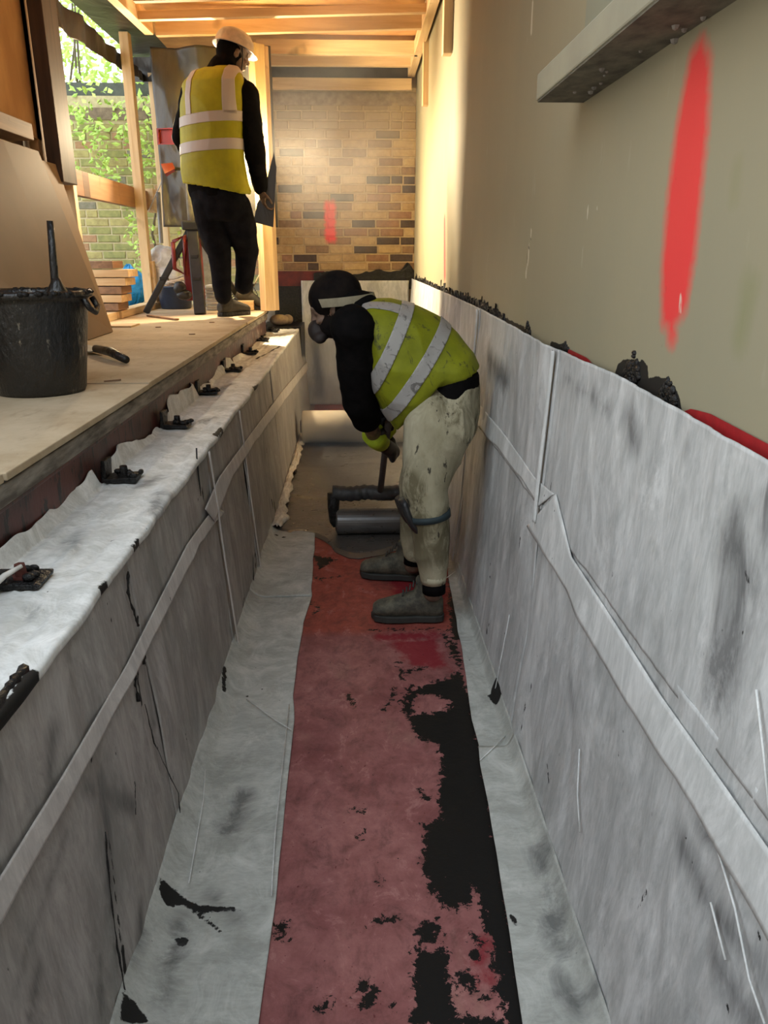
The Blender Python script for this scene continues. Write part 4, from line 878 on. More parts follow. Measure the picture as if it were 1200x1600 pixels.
# knee pads with straps
for Yk, kx, ky in ((2.74, 668, 796), (3.10, 657, 792)):
    kc = V3(PY(kx, ky, Yk)); Rk = Matrix.Rotation(math.radians(-28), 3, 'Y')
    kp = MB(); kp.loft([(kc+Rk @ Vector((-.064-.008*math.cos(z_*22), 0, z_)), Rk @ Vector((.022, 0, 0)), Vector((0, hw, 0))) for z_, hw in ((-.085, .02), (-.07, .045), (-.02, .058), (.03, .058), (.075, .045), (.088, .02))], 16)
    k_ = shell(kp, 'knee_pad', M['black'], w1, .006, 2)
    st = MB().lathe([(.076, -.012), (.085, -.012), (.085, .012), (.076, .012)], kc+Vector((.004, 0, -.02)), 28, Matrix.Rotation(math.radians(-8), 3, 'Y')).build('strap', plain('strap_teal', (.02, .035, .04)), w1, sm=True); st.parent = k_
def reroot(o):  # children of shells are built relative to the root, shells sit at the root's origin
    return o
hb = PZ(694, 978, 0); boot((hb[0], hb[1]+.05, .006), math.pi-.08, 0, M['boot'], w1)
hb = PZ(655, 918, 0); boot((hb[0]+.02, hb[1]+.08, .006), math.pi-.22, 0, M['boot'], w1)
# gloves
for nm, hp, s_, wr, el in (('L', handsL, 1, wrL, elL), ('R', handsR, -1, wrR, elR)):
    g_ = MB(); hand(g_, hp[0], hp[1], hp[2], s_, 1.3); g_.limb([hp[0], V3(wr).lerp(V3(hp[0]), .5)], [.034, .034]); gl = shell(g_, 'glove', M['black'], w1, .005, 2)
    d_ = (V3(wr)-V3(el)).normalized(); cf = MB().tube([V3(wr).lerp(V3(el), .12), V3(wr).lerp(V3(hp[0]), .1), V3(wr).lerp(V3(hp[0]), .35)], [.050, .046, .040], 20).build('glove_cuff', plain('lime_cuff', (.45, .58, .02)), w1, sm=True); cf.parent = gl
# cap, strap, mask
cp = MB(); cH = V3(HEAD1); cp.ball(cH+MX1 @ Vector((0, -.014, .036)), (.087, .103, .085), MX1, n=24, m=16); cp.ball(cH+MX1 @ Vector((0, -.055, -.03)), (.084, .068, .085), MX1, n=20)
cp.ball(cH+MX1 @ Vector((0, .03, -.06)), (.074, .062, .055), MX1, n=20)
cpo = shell(cp, 'dark_cap', plain('cap_dark', (.014, .010, .008), (.005, .004, .004), 16, .9, spec=.1), w1, .007, 2)
bn = MB()
ring = [cH+MX1 @ Vector((.104*math.cos(t_), -.020+.128*math.sin(t_), +.014+.040*math.sin(t_))) for t_ in np.linspace(-3.55, .40, 44)]
v_ = []; f_ = []
for i, p_ in enumerate(ring):
    o_ = (p_-cH).normalized()*.004; uu = MX1 @ Vector((0, 0, .016)); v_ += [p_-uu, p_+uu, p_+uu+o_, p_-uu+o_]
for i in range(len(ring)-1):
    for k in range(4): f_.append((i*4+k, i*4+(k+1) % 4, i*4+4+(k+1) % 4, i*4+4+k))
f_ += [(0, 1, 2, 3), tuple(len(v_)-4+k for k in (3, 2, 1, 0))]
st_ = bn.add(v_, f_).build('head_strap', plain('tan_strap', (.30, .26, .17), (.20, .17, .11)), w1, sm=False); st_.parent = cpo
mk = MB(); mk.ball(cH+MX1 @ Vector((0, .098, -.062)), (.048, .040, .045), MX1); mk.ball(cH+MX1 @ Vector((.045, .092, -.085)), (.026, .026, .022), MX1); mk.ball(cH+MX1 @ Vector((-.045, .092, -.085)), (.026, .026, .022), MX1)
shell(mk, 'face_mask', plain('mask_brown', (.020, .012, .010)), w1, .005, 2)
MB().box(cH+MX1 @ Vector((-.02, -.125, -.035))-Vector((.018, .018, .016)), cH+MX1 @ Vector((-.02, -.125, -.035))+Vector((.018, .018, .016)), rot=MX1).build('strap_buckle', plain('buckle', (.10, .06, .03)), w1, bevel=.003)

# spreading tool: handle, crossbar, side arms into the roll core
tl = empty('roll_spreader', tuple(GA), 'tar coated crossbar tool with handle held by the bending worker above the wet roll', 'tool')
MB().tube([GA, GA.lerp(GB, .5), GB+hd*.05], [.016, .015, .015], 16).build('handle', plain('tool_handle', (.10, .09, .085)), tl, sm=True)
cb = MB(); pts = [Vector((x, GA.y+.004*math.sin(x*40), GA.z+.003*math.sin(x*31))) for x in np.linspace(-.135, .335, 40)]
cb.tube(pts, [.039+.002*math.sin(i*1.9)+.002*math.sin(i*4.1) for i in range(40)], 14); cbo = cb.build('crossbar', plain('tarred_metal', (.045, .043, .042), (.02, .02, .02), 30, .5, bump=1), tl, sm=True)
for x in (-.128, .345): MB().tube([(x, GA.y, GA.z), (x-.004, GA.y-.005, (GA.z+ZR)/2), (x, YR, ZR+.0), (x+.012, YR, ZR-.02)], [.034, .030, .026, .024], 12).build('side_arm', M['tar'], tl, sm=True)

# --- worker standing on the deck
YS = 5.72
w2 = empty('person', tuple(PZ(368, 493, DECKZ)), 'person standing on the deck, back turned, in white hard hat and yellow vest', 'person')
hdg = math.radians(62)  # heading measured from +x
F2 = Vector((math.cos(hdg), math.sin(hdg), 0)); R2v = Vector((math.sin(hdg), -math.cos(hdg), 0))
def Q(x, y, dy=0): return V3(PY(x, y, YS+dy))
sec2 = [((342, 108), .075, .070), ((338, 120), .13, .10), ((336, 140), .205, .125), ((334, 170), .215, .135), ((332, 210), .208, .135), ((331, 250), .205, .135), ((334, 290), .21, .14), ((340, 315), .20, .14)]
def lof2(mb, secs, k=0.0, n=28): return mb.loft([(Q(*c), R2v*(u+k), F2*(v+k)) for c, u, v in secs], n)
sR, eR, wR = Q(384, 150, -.02), Q(397, 235, -.02), Q(407, 290, .02)
sL, eL, wL = Q(300, 150, .04), Q(283, 215, .12), Q(300, 250, .36)
HD2 = Q(366, 84, .02); UP2 = (.22, .18, .95); FW2 = (.85, .42, -.42)
bd = MB(); lof2(bd, sec2, -.02); MX2 = head(bd, HD2, UP2, FW2); bd.limb([Q(343, 118), Q(352, 104), HD2], [.075, .062, .055])
hR = V3(wR)+Vector((.012, .01, -.075)); hL = V3(wL)+Vector((.05, .06, 0))
bd.limb([sR, eR, wR, hR], [.055, .042, .030, .026]); bd.limb([sL, eL, wL, hL], [.055, .042, .030, .026])
hand(bd, hR, (.05, .1, -1), (.9, .35, .1), 1, .95, (30, 75, 120)); hand(bd, hL, (.3, .9, 0), (0, 0, -1), -1, .95, (20, 40, 60))
kL, aL = Q(343, 395, -.02), Q(348, 462, -.02); kR, aR = Q(386, 395, .08), Q(380, 446, .10)
bd.limb([Q(322, 320), kL, aL], [.085, .055, .042]); bd.limb([Q(366, 320), kR, aR], [.085, .055, .042]); shell(bd, 'body', M['skin_dirty'], w2, .007, 3)
jk = MB(); lof2(jk, sec2, -.008); jk.limb([Q(370, 145), sR, V3(sR).lerp(V3(eR), .5), eR, V3(eR).lerp(V3(wR), .6), V3(wR)+Vector((0, 0, -.01))], [.10, .086, .080, .070, .058, .046], 18)
jk.limb([Q(308, 145), sL, eL, wL], [.08, .078, .062, .046], 18); jk.limb([Q(342, 116), Q(351, 104)], [.088, .078]); shell(jk, 'jacket', M['jacket'], w2, .009, 3, (.008, 14, (1, 1, 1.6)))
v2 = [((346, 106), .12, .08), ((338, 114), .185, .11), ((333, 130), .232, .138), ((331, 160), .240, .150), ((330, 210), .236, .150), ((331, 250), .236, .152), ((335, 280), .248, .160), ((339, 294), .256, .165), ((339, 293), .235, .15), ((337, 272), .205, .13)]
vb = MB(); L_ = [(Q(*c), R2v*u+Vector((0, 0, -.04 if c[1] > 265 else 0)), F2*v) for c, u, v in v2]; vb.loft(L_, 32); vest2 = shell(vb, 'hi_vis_vest', M['vest'], w2, .009, 3, (.008, 6, (1, 1, .7)))
def zb(px_, ya, yb): return [(Q(px_, ya), (.06, 0, -1)), (Q(px_, yb), (-.06, 0, 1))]
band(vest2, 'reflective_band', M['tape'], w2, zb(325, 181, 197)); band(vest2, 'reflective_band', M['tape'], w2, zb(325, 223, 240))
cR = Q(374, 150); band(vest2, 'reflective_band', M['tape'], w2, [(cR, R2v), (cR+R2v*.062, -R2v), (Q(325, 183), (0, 0, 1)), (cR+F2*.02, -F2)])
cL = Q(302, 150); band(vest2, 'reflective_band', M['tape'], w2, [(cL, R2v), (cL+R2v*.05, -R2v), (Q(325, 183), (0, 0, 1)), (cL+F2*.02, -F2)])
tr = MB(); tr.loft([(Q(*c), R2v*u, F2*v) for c, u, v in (((338, 285), .19, .13), ((341, 305), .205, .14), ((345, 330), .20, .145), ((346, 345), .17, .13))], 24)
tr.limb([Q(328, 325), Q(334, 360), kL, Q(346, 435), aL], [.115, .105, .082, .068, .056], 18); tr.limb([Q(366, 325), Q(378, 360), kR, Q(384, 425, .08), aR], [.118, .105, .082, .066, .058], 18)
shell(tr, 'trousers', M['black_trousers'], w2, .009, 2, (.008, 10, (1, 1, .7)))
q = PZ(349, 494, DECKZ); boot((q[0]-.015, q[1]-.06, DECKZ+.002), math.radians(52), 0, M['boot_dark'], w2); 
q = PZ(381, 480, DECKZ); boot((q[0]-.02, q[1]-.42, DECKZ+.075), math.radians(12), math.radians(22), M['boot_dark'], w2)
hc = V3(HD2); ht = MB(); hood = MB(); hood.ball(hc+MX2 @ Vector((0, -.03, .0)), (.084, .092, .10), MX2); hood.ball(hc+MX2 @ Vector((0, -.04, -.07)), (.075, .07, .06), MX2)
shell(hood, 'hood', M['jacket'], w2, .007, 2)
prof = [(.128, -.004), (.122, .004), (.116, .012), (.114, .035), (.106, .065), (.088, .092), (.060, .108), (.028, .115), (.0, .117)]
Ms = MX2 @ Matrix.Diagonal((.92, 1.12, 1)).to_3x3() @ Matrix.Rotation(math.radians(0), 3, 'X')
helm = ht.lathe(prof, hc+MX2 @ Vector((0, -.008, .028)), 36, Ms)
pk = [(.100*math.sin(a_), .108*math.cos(a_)*1.0+.05*max(0, math.cos(a_))**2, .026) for a_ in np.linspace(-1.2, 1.2, 13)]
ht.add([hc+MX2 @ Vector(p_) for p_ in pk]+[hc+MX2 @ Vector((p_[0]*.9, p_[1]*.80, p_[2]+.012)) for p_ in pk], [(i, i+1, 14+i, 13+i) for i in range(12)])
hh = ht.build('hard_hat', plain('hat_white', (.52, .46, .42), rough=.4, bump=0), w2, sm=True); s_ = hh.modifiers.new('solid', 'SOLIDIFY'); s_.thickness = .004
for k_ in (-1, 1): v_o = MB().ball(hc+MX2 @ Vector((k_*.078, -.02, .092)), (.014, .022, .012), MX2, 10, 6).build('vent', M['black'], w2, sm=True); v_o.parent = hh
MB().tube([hc+MX2 @ Vector((.088, .02, .02)), hc+MX2 @ Vector((.080, .04, -.05)), hc+MX2 @ Vector((.03, .06, -.112)), hc+MX2 @ Vector((-.03, .06, -.112)), hc+MX2 @ Vector((-.080, .04, -.05)), hc+MX2 @ Vector((-.088, .02, .02))], .005, 8).build('chin_strap', M['black'], w2, sm=True)
# grey sheet offcut held in his right hand
P_ = [(428, 238), (432, 262), (427, 355), (396, 347), (402, 318), (412, 300)]
pv = [V3(PY(x, y, YS+.05+.0*(x-400))) for x, y in P_]; nn_ = Vector((0, 1, .1)).normalized()*.005
oc = MB().add([p-nn_ for p in pv]+[p+nn_ for p in pv], [tuple(range(6)), tuple(reversed(range(6, 12)))]+[(i, (i+1) % 6, 6+(i+1) % 6, 6+i) for i in range(6)]).build('membrane_offcut', M['poly_grey'])
tag(oc, 'angular grey sheet offcut held in the standing worker\'s right hand', 'sheet offcut')

# ------------------------------------------------------------------ SITE OBJECTS ON THE DECK
# black tub
bc = PZ(92, 600, DECKZ); bx, by = float(bc[0]), float(PZ(90, 622, DECKZ)[1])+.135
tub = empty('bucket', (bx, by, DECKZ), 'large black tar-splashed rubber bucket standing at the near end of the deck', 'bucket')
def splat():
    t = NT('tarred_rubber'); n = t.noise(22, (1, 1, .35), 5, .75); c = t.mix(t.ramp(n, .60, .66), (.010, .010, .010), (.20, .18, .14)); c = t.mix(t.ramp(t.noise(3), .45, .55), c, (.012, .011, .010))
    t.bump(t.noise(26, (1, 1, .5), 5), 1.0, .012); return t.done(c, .32, 0, .6)
M['splat'] = splat()
MB().lathe([(0, .004), (.125, .004), (.134, .0), (.140, .012), (.158, .15), (.176, .285), (.180, .30), (.192, .303), (.194, .318), (.186, .324), (.176, .318), (.170, .29), (.135, .02), (0, .018)], (bx, by, DECKZ), 56).build('tub', M['splat'], tub, sm=True)
MB().lathe([(0, .27), (.10, .272), (.164, .268)], (bx, by, DECKZ), 40).build('bitumen_fill', M['tar'], tub, sm=True)
mb = MB()
for i in range(40):
    a_ = random.uniform(0, 6.28); mb.ball((bx+.188*math.cos(a_), by+.188*math.sin(a_), DECKZ+.318), (random.uniform(.006, .016), random.uniform(.006, .016), random.uniform(.005, .010)), n=8, m=5)
r_ = mb.build('tar_rim', M['tar'], tub, sm=True); r_['kind'] = 'stuff'
for a_ in (.0, math.pi): 
    MB().tube([(bx+math.cos(a_)*.185, by-.04, DECKZ+.30), (bx+math.cos(a_)*.20, by-.04, DECKZ+.27), (bx+math.cos(a_)*.205, by, DECKZ+.255), (bx+math.cos(a_)*.20, by+.04, DECKZ+.27), (bx+math.cos(a_)*.185, by+.04, DECKZ+.30)], .010, 8).build('handle_grip', M['splat'], tub, sm=True)
MB().tube([(bx-.17, by-.03, DECKZ+.29), (bx-.205, by-.06, DECKZ+.20), (bx-.20, by-.05, DECKZ+.12), (bx-.155, by-.03, DECKZ+.08)], .014, 10).build('bail', M['splat'], tub, sm=True)
br_ = empty('brush', (bx, by, DECKZ+.27), 'tar coated stirring brush sticking up out of the black bucket', 'brush')
a_ = V3(PY(88, 462, by)); b_ = V3(PY(78, 345, by))
MB().tube([Vector((a_.x+.01, by, DECKZ+.22)), a_, a_.lerp(b_, .5), b_], [.016, .014, .012, .010], 12).build('shaft', M['splat'], br_, sm=True)
MB().lathe([(.0, .0), (.035, .0), (.032, .03), (.018, .055), (.013, .07), (0, .07)], (a_.x+.005, by, DECKZ+.29), 16).build('ferrule', M['splat'], br_, sm=True)
# dark tool lying behind the bucket
p0 = PZ(150, 545, DECKZ+.03); p1 = PZ(197, 562, DECKZ+.02); o = empty('trowel', tuple(p0), 'black tar covered tool lying on the deck right behind the bucket', 'tool')
p0 = V3(p0); p1 = V3(p1); MB().tube([p0, p0.lerp(p1, .5)+Vector((0, 0, .01)), p1], [.018, .020, .016], 12).build('grip', M['splat'], o, sm=True)
MB().beam(p0-(p1-p0)*.6-Vector((0, 0, .012)), p0-Vector((0, 0, .012)), .07, .005).build('blade', M['steel'], o)
# light coloured dish at the left frame edge
q = PZ(2, 558, DECKZ); o = empty('yellow_block', (q[0]-.03, q[1], DECKZ), 'small yellowish foam block at the left frame edge behind the bucket', 'block'); MB().box((q[0]-.09, q[1]-.05, DECKZ+.001), (q[0]+.012, q[1]+.05, DECKZ+.035)).build('foam', plain('foam', (.45, .36, .12)), o, bevel=.008)
# leaning boards
lb = empty('leaning_boards', (-1.6, 4.2, DECKZ), 'large brown fibreboard sheets leaning against the left frame behind the bucket', 'boards')
def lean(pa, pb, pc, pd, th, nm, mat):
    c_ = [V3(p) for p in (pa, pb, pc, pd)]; n_ = (c_[1]-c_[0]).cross(c_[3]-c_[0]).normalized()*th
    return MB().add(c_+[p+n_ for p in c_], [(0, 1, 2, 3), (7, 6, 5, 4), (0, 4, 5, 1), (1, 5, 6, 2), (2, 6, 7, 3), (3, 7, 4, 0)]).build(nm, mat, lb, bevel=.002)
A0 = PX(160, 462, -1.50); A1 = PX(85, 262, -1.66)
lean((-1.40, 2.2, DECKZ), (-1.44, A0[1]-.12, DECKZ), (-1.66, A1[1]-.25, A1[2]+.05), (-1.68, 2.2, A1[2]+.05), .018, 'sheet', M['mdf'])
lean((-1.47, 2.4, DECKZ), (-1.50, A0[1]+.06, DECKZ), (-1.69, A1[1]+.08, A1[2]+.02), (-1.70, 2.4, A1[2]+.02), .018, 'sheet', plain('mdf_pale', (.29, .185, .10), (.24, .145, .07), 2))
lean((-1.34, 2.2, DECKZ), (-1.36, 3.9, DECKZ), (-1.62, 3.9, 1.90), (-1.64, 2.2, 1.90), .016, 'sheet', M['mdf'])
# stacked timber offcuts
for i, (xa, xb, py_, mt) in enumerate(((150, 184, 468, 'pine_x'), (150, 186, 456, 'pine_old'), (150, 191, 443, 'pine_x'), (150, 191, 430, 'pine_old'), (150, 197, 417, 'pine_x'), (150, 201, 404, 'pine_x'), (148, 177, 393, 'pine_old'))):
    Yt = 5.62; a_ = PY(xa-25, py_, Yt); b_ = PY(xb, py_, Yt)
    o = MB().box((a_[0], Yt-.05, DECKZ+.002+i*.0563), (b_[0], Yt+.20, DECKZ+.052+i*.0563)).build('timber_offcut', M[mt], bevel=.003, origin=(a_[0], Yt, DECKZ))
    nmz = ['lowest in the stack beside the leaning boards', 'second from the bottom of the stack', 'third from the bottom of the stack', 'middle of the stack beside the blue bag', 'third from the top of the stack', 'longest, second from the top of the stack', 'dark one on top of the stack']
    tag(o, 'sawn timber offcut, '+nmz[i], 'timber', 'stack of timber offcuts')
MB().box((-1.62, 4.9, DECKZ+.001), (-1.40, 5.1, DECKZ+.012)).build('scrap', M['pine_x']).name = 'wood_scrap'
tag(bpy.data.objects['wood_scrap'], 'flat piece of scrap wood on the deck below the timber stack', 'wood')
a_ = PZ(176, 500, DECKZ); b_ = PZ(224, 470, DECKZ+.03)
o = MB().beam((a_[0]-.01, a_[1]+.1, DECKZ+.028), (a_[0]-.04, a_[1]+1.1, DECKZ+.028), .10, .05).build('loose_plank', M['pine_y'], bevel=.003, origin=(a_[0], a_[1], DECKZ)); tag(o, 'loose pine plank lying on the deck in front of the sole plate', 'plank')
# blue bag
q = V3(PY(203, 440, 7.4)); mb = MB()
bl = grid('blue_bag', np.linspace(0, 2*math.pi, 50), np.linspace(0, 1, 24), lambda u, v: np.stack([q.x-.0+(.17*np.sin(v*2.9+.2))*np.cos(u)+.02*vnoise(np.stack([np.cos(u), np.sin(u), v], 1), 6), 7.4+.17*np.sin(v*2.9+.2)*np.sin(u), DECKZ-.035+.38*v+.015*vnoise(np.stack([np.cos(u), np.sin(u), v], 1), 5, 3)], 1), plain('blue_plastic', (.03, .32, .62), (.01, .22, .50), 20, .3, bump=.6, bd=.02), sm=False)
tag(bl, 'bright blue crumpled plastic bag between the timber stack and the stud', 'bag')
# white bag of cable and blue bucket
wbag = MB(); q = V3(PY(259, 425, 6.9))
for dx, dz, r_ in ((0, 0, .13), (-.04, .08, .12), (.05, -.05, .12), (.03, .1, .10), (-.03, -.12, .14)): wbag.ball((q.x+dx*.8, 6.9, q.z+dz), (r_*.85, .10, r_*1.1))
o = shell(wbag, 'white_bag', plain('white_plastic', (.72, .70, .68), (.5, .48, .47), 14, .3, bump=.5, bd=.02), None, .01, 1, (.02, 14, (1, 1, 1))); tag(o, 'crumpled white translucent bag behind the tripod leg', 'bag')
q = PZ(270, 484, DECKZ); bb = empty('blue_bucket', (q[0], q[1]+.14, DECKZ), 'round dark blue bucket on the deck behind the tripod legs', 'bucket')
MB().lathe([(0, .002), (.115, .002), (.125, .01), (.140, .17), (.150, .175), (.150, .185), (.138, .185), (.12, .015), (0, .014)], (q[0], q[1]+.14, DECKZ), 40).build('pail', plain('navy_plastic', (.018, .035, .075), rough=.4), bb, sm=True)
mb = MB()
for k_ in range(7): mb.tube([(q[0]+.1*math.cos(t_+k_), q[1]+.14+.1*math.sin(t_+k_), DECKZ+.19+.02*k_*.5+.02*math.sin(t_*2+k_)) for t_ in np.linspace(0, 4.5, 14)], .006, 6)
mb.build('cable_coil', plain('pale_cable', (.55, .45, .35)), bb, sm=True)
# tripod work light
tp = empty('tripod_light', (-1.22, 6.25, DECKZ), 'black tripod work light with red lamp heads and red handle behind the standing worker', 'work light')
top = V3(PY(300, 352, 6.22)); 
for (fx, fy, dy) in ((228, 490, None), (313, 492, None), (352, 478, None)):
    f_ = V3(PZ(fx, fy, DECKZ)); f_.z = DECKZ+.005; 
    if fx == 352: f_.y = 6.6; f_.x = top.x+.32
    wv = .045 if fx != 313 else .085
    lg = MB().beam(top+(f_-top)*.02, f_, wv, .04, up=(0, 1, 0)).build('leg', M['black'], tp, bevel=.006)
    for k_ in (.35, .6):
        p_ = top.lerp(f_, k_); c_ = MB().box(p_-Vector((.028, .03, .012)), p_+Vector((.028, .03, .012))).build('clamp', M['black'], tp, bevel=.003); c_.parent = lg
mb = MB().box(top-Vector((.07, .05, .035)), top+Vector((.07, .05, .03))).build('hub', M['black'], tp, bevel=.01)
MB().tube([top, Vector((top.x, top.y, 2.1)), Vector((top.x, top.y, 2.42))], [.03, .026, .022], 16).build('mast', plain('grey_metal', (.32, .31, .28), rough=.4), tp, sm=True)
rd = plain('red_plastic', (.20, .012, .012), (.15, .01, .01), 10, .4)
hp = [V3(PY(x, y, 6.15)) for x, y in ((270, 378), (288, 368), (291, 430), (273, 420))]
MB().tube(hp+[hp[0]], .016, 10).build('carry_handle', rd, tp, sm=True)
MB().box(V3(PY(290, 470, 6.2)), V3(PY(310, 370, 6.2))+Vector((0, .12, 0))).build('battery_box', rd, tp, bevel=.012)
mb = MB(); q = V3(PY(281, 450, 6.1)); mb.ball(q, (.05, .05, .05)); mb.ball(q+Vector((.03, 0, -.05)), (.06, .05, .04)); mb.build('motor', M['black'], tp, sm=True)
def lampbox(c_, nm, aim, wdt, hgt):
    c_ = Vector(c_); z_ = (Vector(aim)-c_).normalized(); x_ = z_.cross(Vector((0, 0, 1))).normalized(); y_ = x_.cross(z_); Mx = Matrix((x_, z_, y_)).transposed(); mb = MB()
    v = [c_+Mx @ Vector((sx_*w_, y__, sz_*h_)) for y__, w_, h_ in ((.03, wdt, hgt), (-.05, wdt*.6, hgt*.6)) for sx_, sz_ in ((-1, -1), (1, -1), (1, 1), (-1, 1))]
    v += [c_+Mx @ Vector((sx_*wdt*.85, y__, sz_*hgt*.85)) for y__ in (.03, .005) for sx_, sz_ in ((-1, -1), (1, -1), (1, 1), (-1, 1))]
    f = [(4, 5, 6, 7)]+[(i, (i+1) % 4, 4+(i+1) % 4, 4+i) for i in range(4)]+[(i, 8+i, 8+(i+1) % 4, (i+1) % 4) for i in range(4)]+[(8+i, 12+i, 12+(i+1) % 4, 8+(i+1) % 4) for i in range(4)]+[(12, 13, 14, 15)]
    mb.add(v, f); return mb.build(nm, rd, tp)
lampbox(LAMP3, 'lamp_head', AIM3, .09, .055)
lampbox(LAMP2, 'lamp_head', AIM2, .09, .06)
MB().beam(Vector(LAMP2)-Vector((.02, .0, .0)), (top.x, top.y, LAMP2[2]), .02, .02).build('lamp_arm', M['black'], tp)
lampbox(PY(262, 264, 6.2), 'lamp_head', (-2.6, 6.0, 1.6), .11, .035)
MB().beam(PY(268, 214, 6.22), (top.x, top.y, float(PY(268, 214, 6.22)[2])), .02, .02).build('lamp_arm', M['black'], tp)
MB().beam(PY(266, 264, 6.22), (top.x, top.y, float(PY(266, 264, 6.22)[2])), .02, .02).build('lamp_arm', M['black'], tp)
LP = Vector(LAMPPOS); lampbox(LP, 'lamp_head', LAMPAIM, .10, .07)
MB().beam(LP-Vector((.05, -.03, 0)), (top.x, top.y, LP.z), .02, .02).build('lamp_arm', M['black'], tp)
# white vented box and cable at the corner post
q = V3(PY(333, 452, 6.45)); o = empty('vented_box', tuple(q), 'white slatted plastic crate between the tripod and the worker\'s legs', 'crate')
MB().box((q.x-.06, 6.42, DECKZ+.002), (q.x+.10, 6.60, DECKZ+.20)).build('case', plain('white_crate', (.6, .58, .55)), o, bevel=.01)
for k_ in range(6): MB().box((q.x-.062, 6.410, DECKZ+.03+k_*.027), (q.x+.10, 6.419, DECKZ+.043+k_*.027)).build('slat', plain('slat_grey', (.35, .34, .33)), o)
q = [V3(PY(*p_, 6.5)) for p_ in ((413, 350), (410, 390), (405, 430), (396, 448))]; o = MB().tube(q, .006, 8).build('cable', plain('cream_cable', (.70, .62, .45)), sm=True); tag(o, 'thin cream cable hanging left of the corner post', 'cable')
q = [V3(PY(*p_, 7.0)) for p_ in ((415, 62), (392, 98), (300, 175), (250, 290), (232, 330))]
o = MB().tube(q, .005, 8).build('cord', plain('white_cord', (.7, .66, .58)), sm=True); tag(o, 'thin white cord running diagonally in front of the grey sheet', 'cord')
o = MB().box((PY(308, 330, 6.95)[0], 6.93, DECKZ+.0), (PY(334, 330, 6.95)[0], 6.97, 1.85)).build('post', plain('grey_post', (.30, .28, .24)), bevel=.003); o.name = 'grey_post'; tag(o, 'flat grey metal post standing behind the tripod', 'post')
o = MB().tube([PY(247, 300, 7.0), PY(252, 380, 7.0)], .018, 12).build('downpipe', plain('grey_pipe', (.30, .30, .29), rough=.3)); tag(o, 'thin grey pipe beside the far stud of the opening', 'pipe')

# ------------------------------------------------------------------ foliage beyond the opening
def leaves(n, x0, x1, y0, y1, z0_, z1, s0, s1, keep=lambda x, z: True):
    v = []; f = []
    for i in range(n):
        x = random.uniform(x0, x1); z = random.uniform(z0_, z1); y = random.uniform(y0, y1)
        if not keep(x, z): continue
        s = random.uniform(s0, s1); d = Vector((random.uniform(-1, 1), random.uniform(-1, .3), random.uniform(-.7, .5))).normalized(); u = d.cross(Vector((random.uniform(-.4, .4), -1, random.uniform(-.2, .9)))).normalized()
        c = Vector((x, y, z)); k = len(v); nn = d.cross(u)*s*.12
        v += [c, c+d*s*.45+u*s*.26+nn, c+d*s, c+d*s*.45-u*s*.26+nn, c+d*s*.5]; f += [(k, k+1, k+4), (k+1, k+2, k+4), (k, k+4, k+3), (k+4, k+2, k+3)]
    me = bpy.data.meshes.new('foliage'); me.from_pydata([tuple(p) for p in v], [], f); return me
tr_ = empty('tree', (-3.2, 9.0, .93), 'light green leafy tree hanging over the garden wall behind the opening', 'tree')
me = leaves(5200, -4.4, -1.6, 7.65, 10.2, 2.35, 4.3, .05, .11, lambda x, z: vnoise(np.array([[x, 0, z]]), 2.2)[0]+(z-2.75)*.8 > -.15)
o = link('foliage', me, M['leaf'], tr_); me.transform(Matrix.Translation(-tr_.location)); o['kind'] = 'stuff'
mb = MB()
for k_ in range(14):
    x = random.uniform(-4, -1.8); y = random.uniform(8.2, 9.6); mb.tube([(x, y, 2.2), (x+random.uniform(-.2, .2), y, 3.0), (x+random.uniform(-.5, .5), y, 4.0)], [.018, .012, .006], 6)
o = mb.build('branches', M['bark'], tr_, sm=True); o['kind'] = 'stuff'; MB().tube([(-3.2, 9, .93), (-3.1, 9, 2.0), (-3.2, 9.1, 3.6)], [.10, .08, .04], 12).build('trunk', M['bark'], tr_, sm=True)
cl = empty('climbing_shrub', (-2.05, 7.75, .93), 'thin leafy climber growing up the garden wall near the far stud', 'shrub')
me = leaves(900, -2.15, -1.62, 7.62, 7.88, 1.0, 2.75, .035, .07, lambda x, z: vnoise(np.array([[x, 0, z]]), 5)[0] > -.1)
o = link('foliage', me, M['leaf'], cl); me.transform(Matrix.Translation(-cl.location)); o['kind'] = 'stuff'
MB().tube([(-1.85, 7.9, .93), (-1.95, 7.85, 1.6), (-1.80, 7.88, 2.2), (-1.95, 7.9, 2.8)], [.014, .011, .008, .005], 8).build('stem', M['bark'], cl, sm=True)
ce2 = empty('overhanging_spray', (-2.5, 7.7, 2.4), 'pale green leaf spray dangling in front of the garden wall top', 'foliage')
me = leaves(420, -2.6, -1.9, 7.62, 7.85, 2.05, 2.72, .04, .08, lambda x, z: abs(math.sin(x*9+z*3)) > .55)
o = link('foliage', me, M['leaf'], ce2); me.transform(Matrix.Translation(-ce2.location)); o['kind'] = 'stuff'

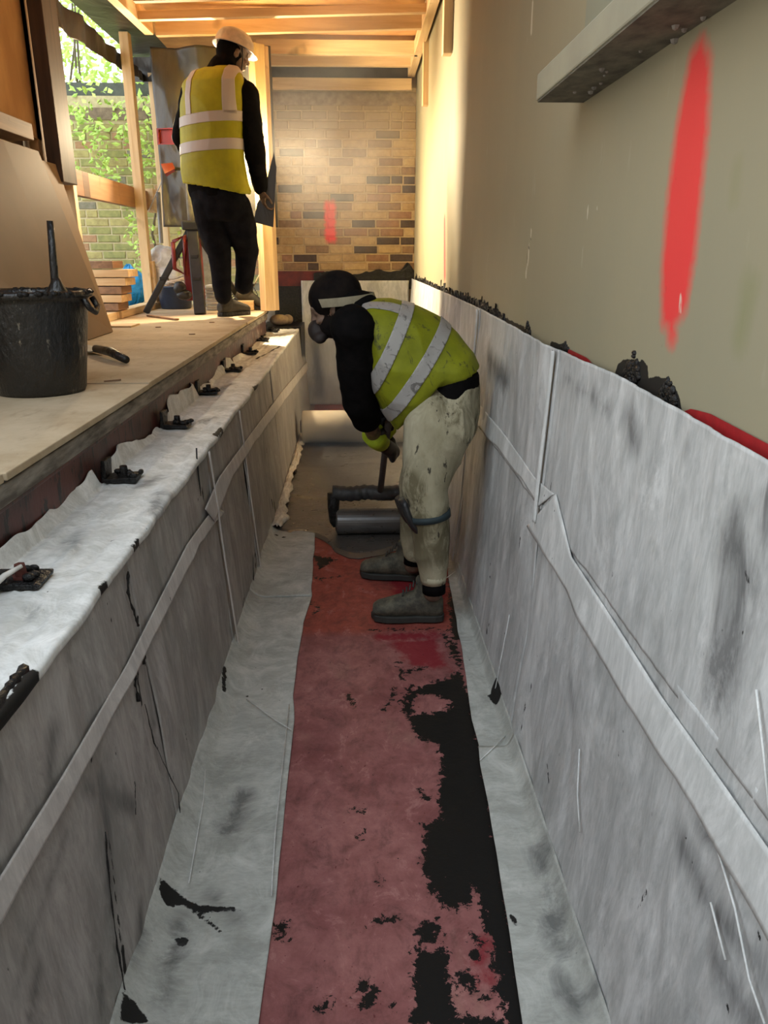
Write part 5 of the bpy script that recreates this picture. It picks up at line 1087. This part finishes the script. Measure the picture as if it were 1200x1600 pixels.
# ------------------------------------------------------------------ enclosure outside the frame, smoke
structure(MB().box((-3.6, -2.7, .8), (WALLX+.1, -2.55, 3.3)).build('sky_blocker_rear', M['mdf']))  # unseen wall behind the camera, added to hold back sky light
structure(MB().box((-1.92, 1.8, 3.05), (WALLX+.2, 7.7, 3.12)).build('sky_blocker_top', M['mdf']))  # unseen cover added overhead to block sky and darken mid trench
structure(MB().box((-3.6, -2.6, 3.05), (-.2, .0, 3.12)).build('ceiling_cover_near', M['mdf'])) if False else None
def smoke(name, a, b, dens, sc, label):
    t = bpy.data.materials.new(name); t.use_nodes = True; n = t.node_tree.nodes; l = t.node_tree.links; n.clear()
    out = n.new('ShaderNodeOutputMaterial'); vo = n.new('ShaderNodeVolumePrincipled'); l.new(vo.outputs[0], out.inputs['Volume']); vo.inputs['Color'].default_value = (.9, .88, .85, 1); vo.inputs['Anisotropy'].default_value = .2
    tc_ = n.new('ShaderNodeTexCoord'); nz = n.new('ShaderNodeTexNoise'); nz.inputs['Scale'].default_value = sc; nz.inputs['Detail'].default_value = 3
    l.new(tc_.outputs['Object'], nz.inputs['Vector']); mr = n.new('ShaderNodeMapRange'); mr.inputs[1].default_value = .35; mr.inputs[2].default_value = .75; mr.inputs[4].default_value = dens
    gr = n.new('ShaderNodeTexGradient'); gr.gradient_type = 'SPHERICAL'; mp = n.new('ShaderNodeMapping'); mp.inputs['Location'].default_value = (-1, -1, -1); mp.inputs['Scale'].default_value = (2, 2, 2); l.new(tc_.outputs['Generated'], mp.inputs[0]); l.new(mp.outputs[0], gr.inputs[0])
    mu = n.new('ShaderNodeMath'); mu.operation = 'MULTIPLY'; l.new(nz.outputs[0], mr.inputs[0]); l.new(mr.outputs[0], mu.inputs[0]); l.new(gr.outputs[0], mu.inputs[1]); l.new(mu.outputs[0], vo.inputs['Density'])
    o = MB().box(a, b).build(name, t); tag(o, label, 'smoke', kind='stuff'); return o
smoke('smoke_cloud', (-.45, 3.4, .03), (.45, 5.2, 1.15), 5.5, 3, 'pale smoke drifting up from the hot bitumen roll in the trench')
smoke('haze', (-.70, 4.0, 1.28), (.54, 7.5, 3.3), .45, 1.5, 'thin haze hanging under the joists in front of the brick wall')
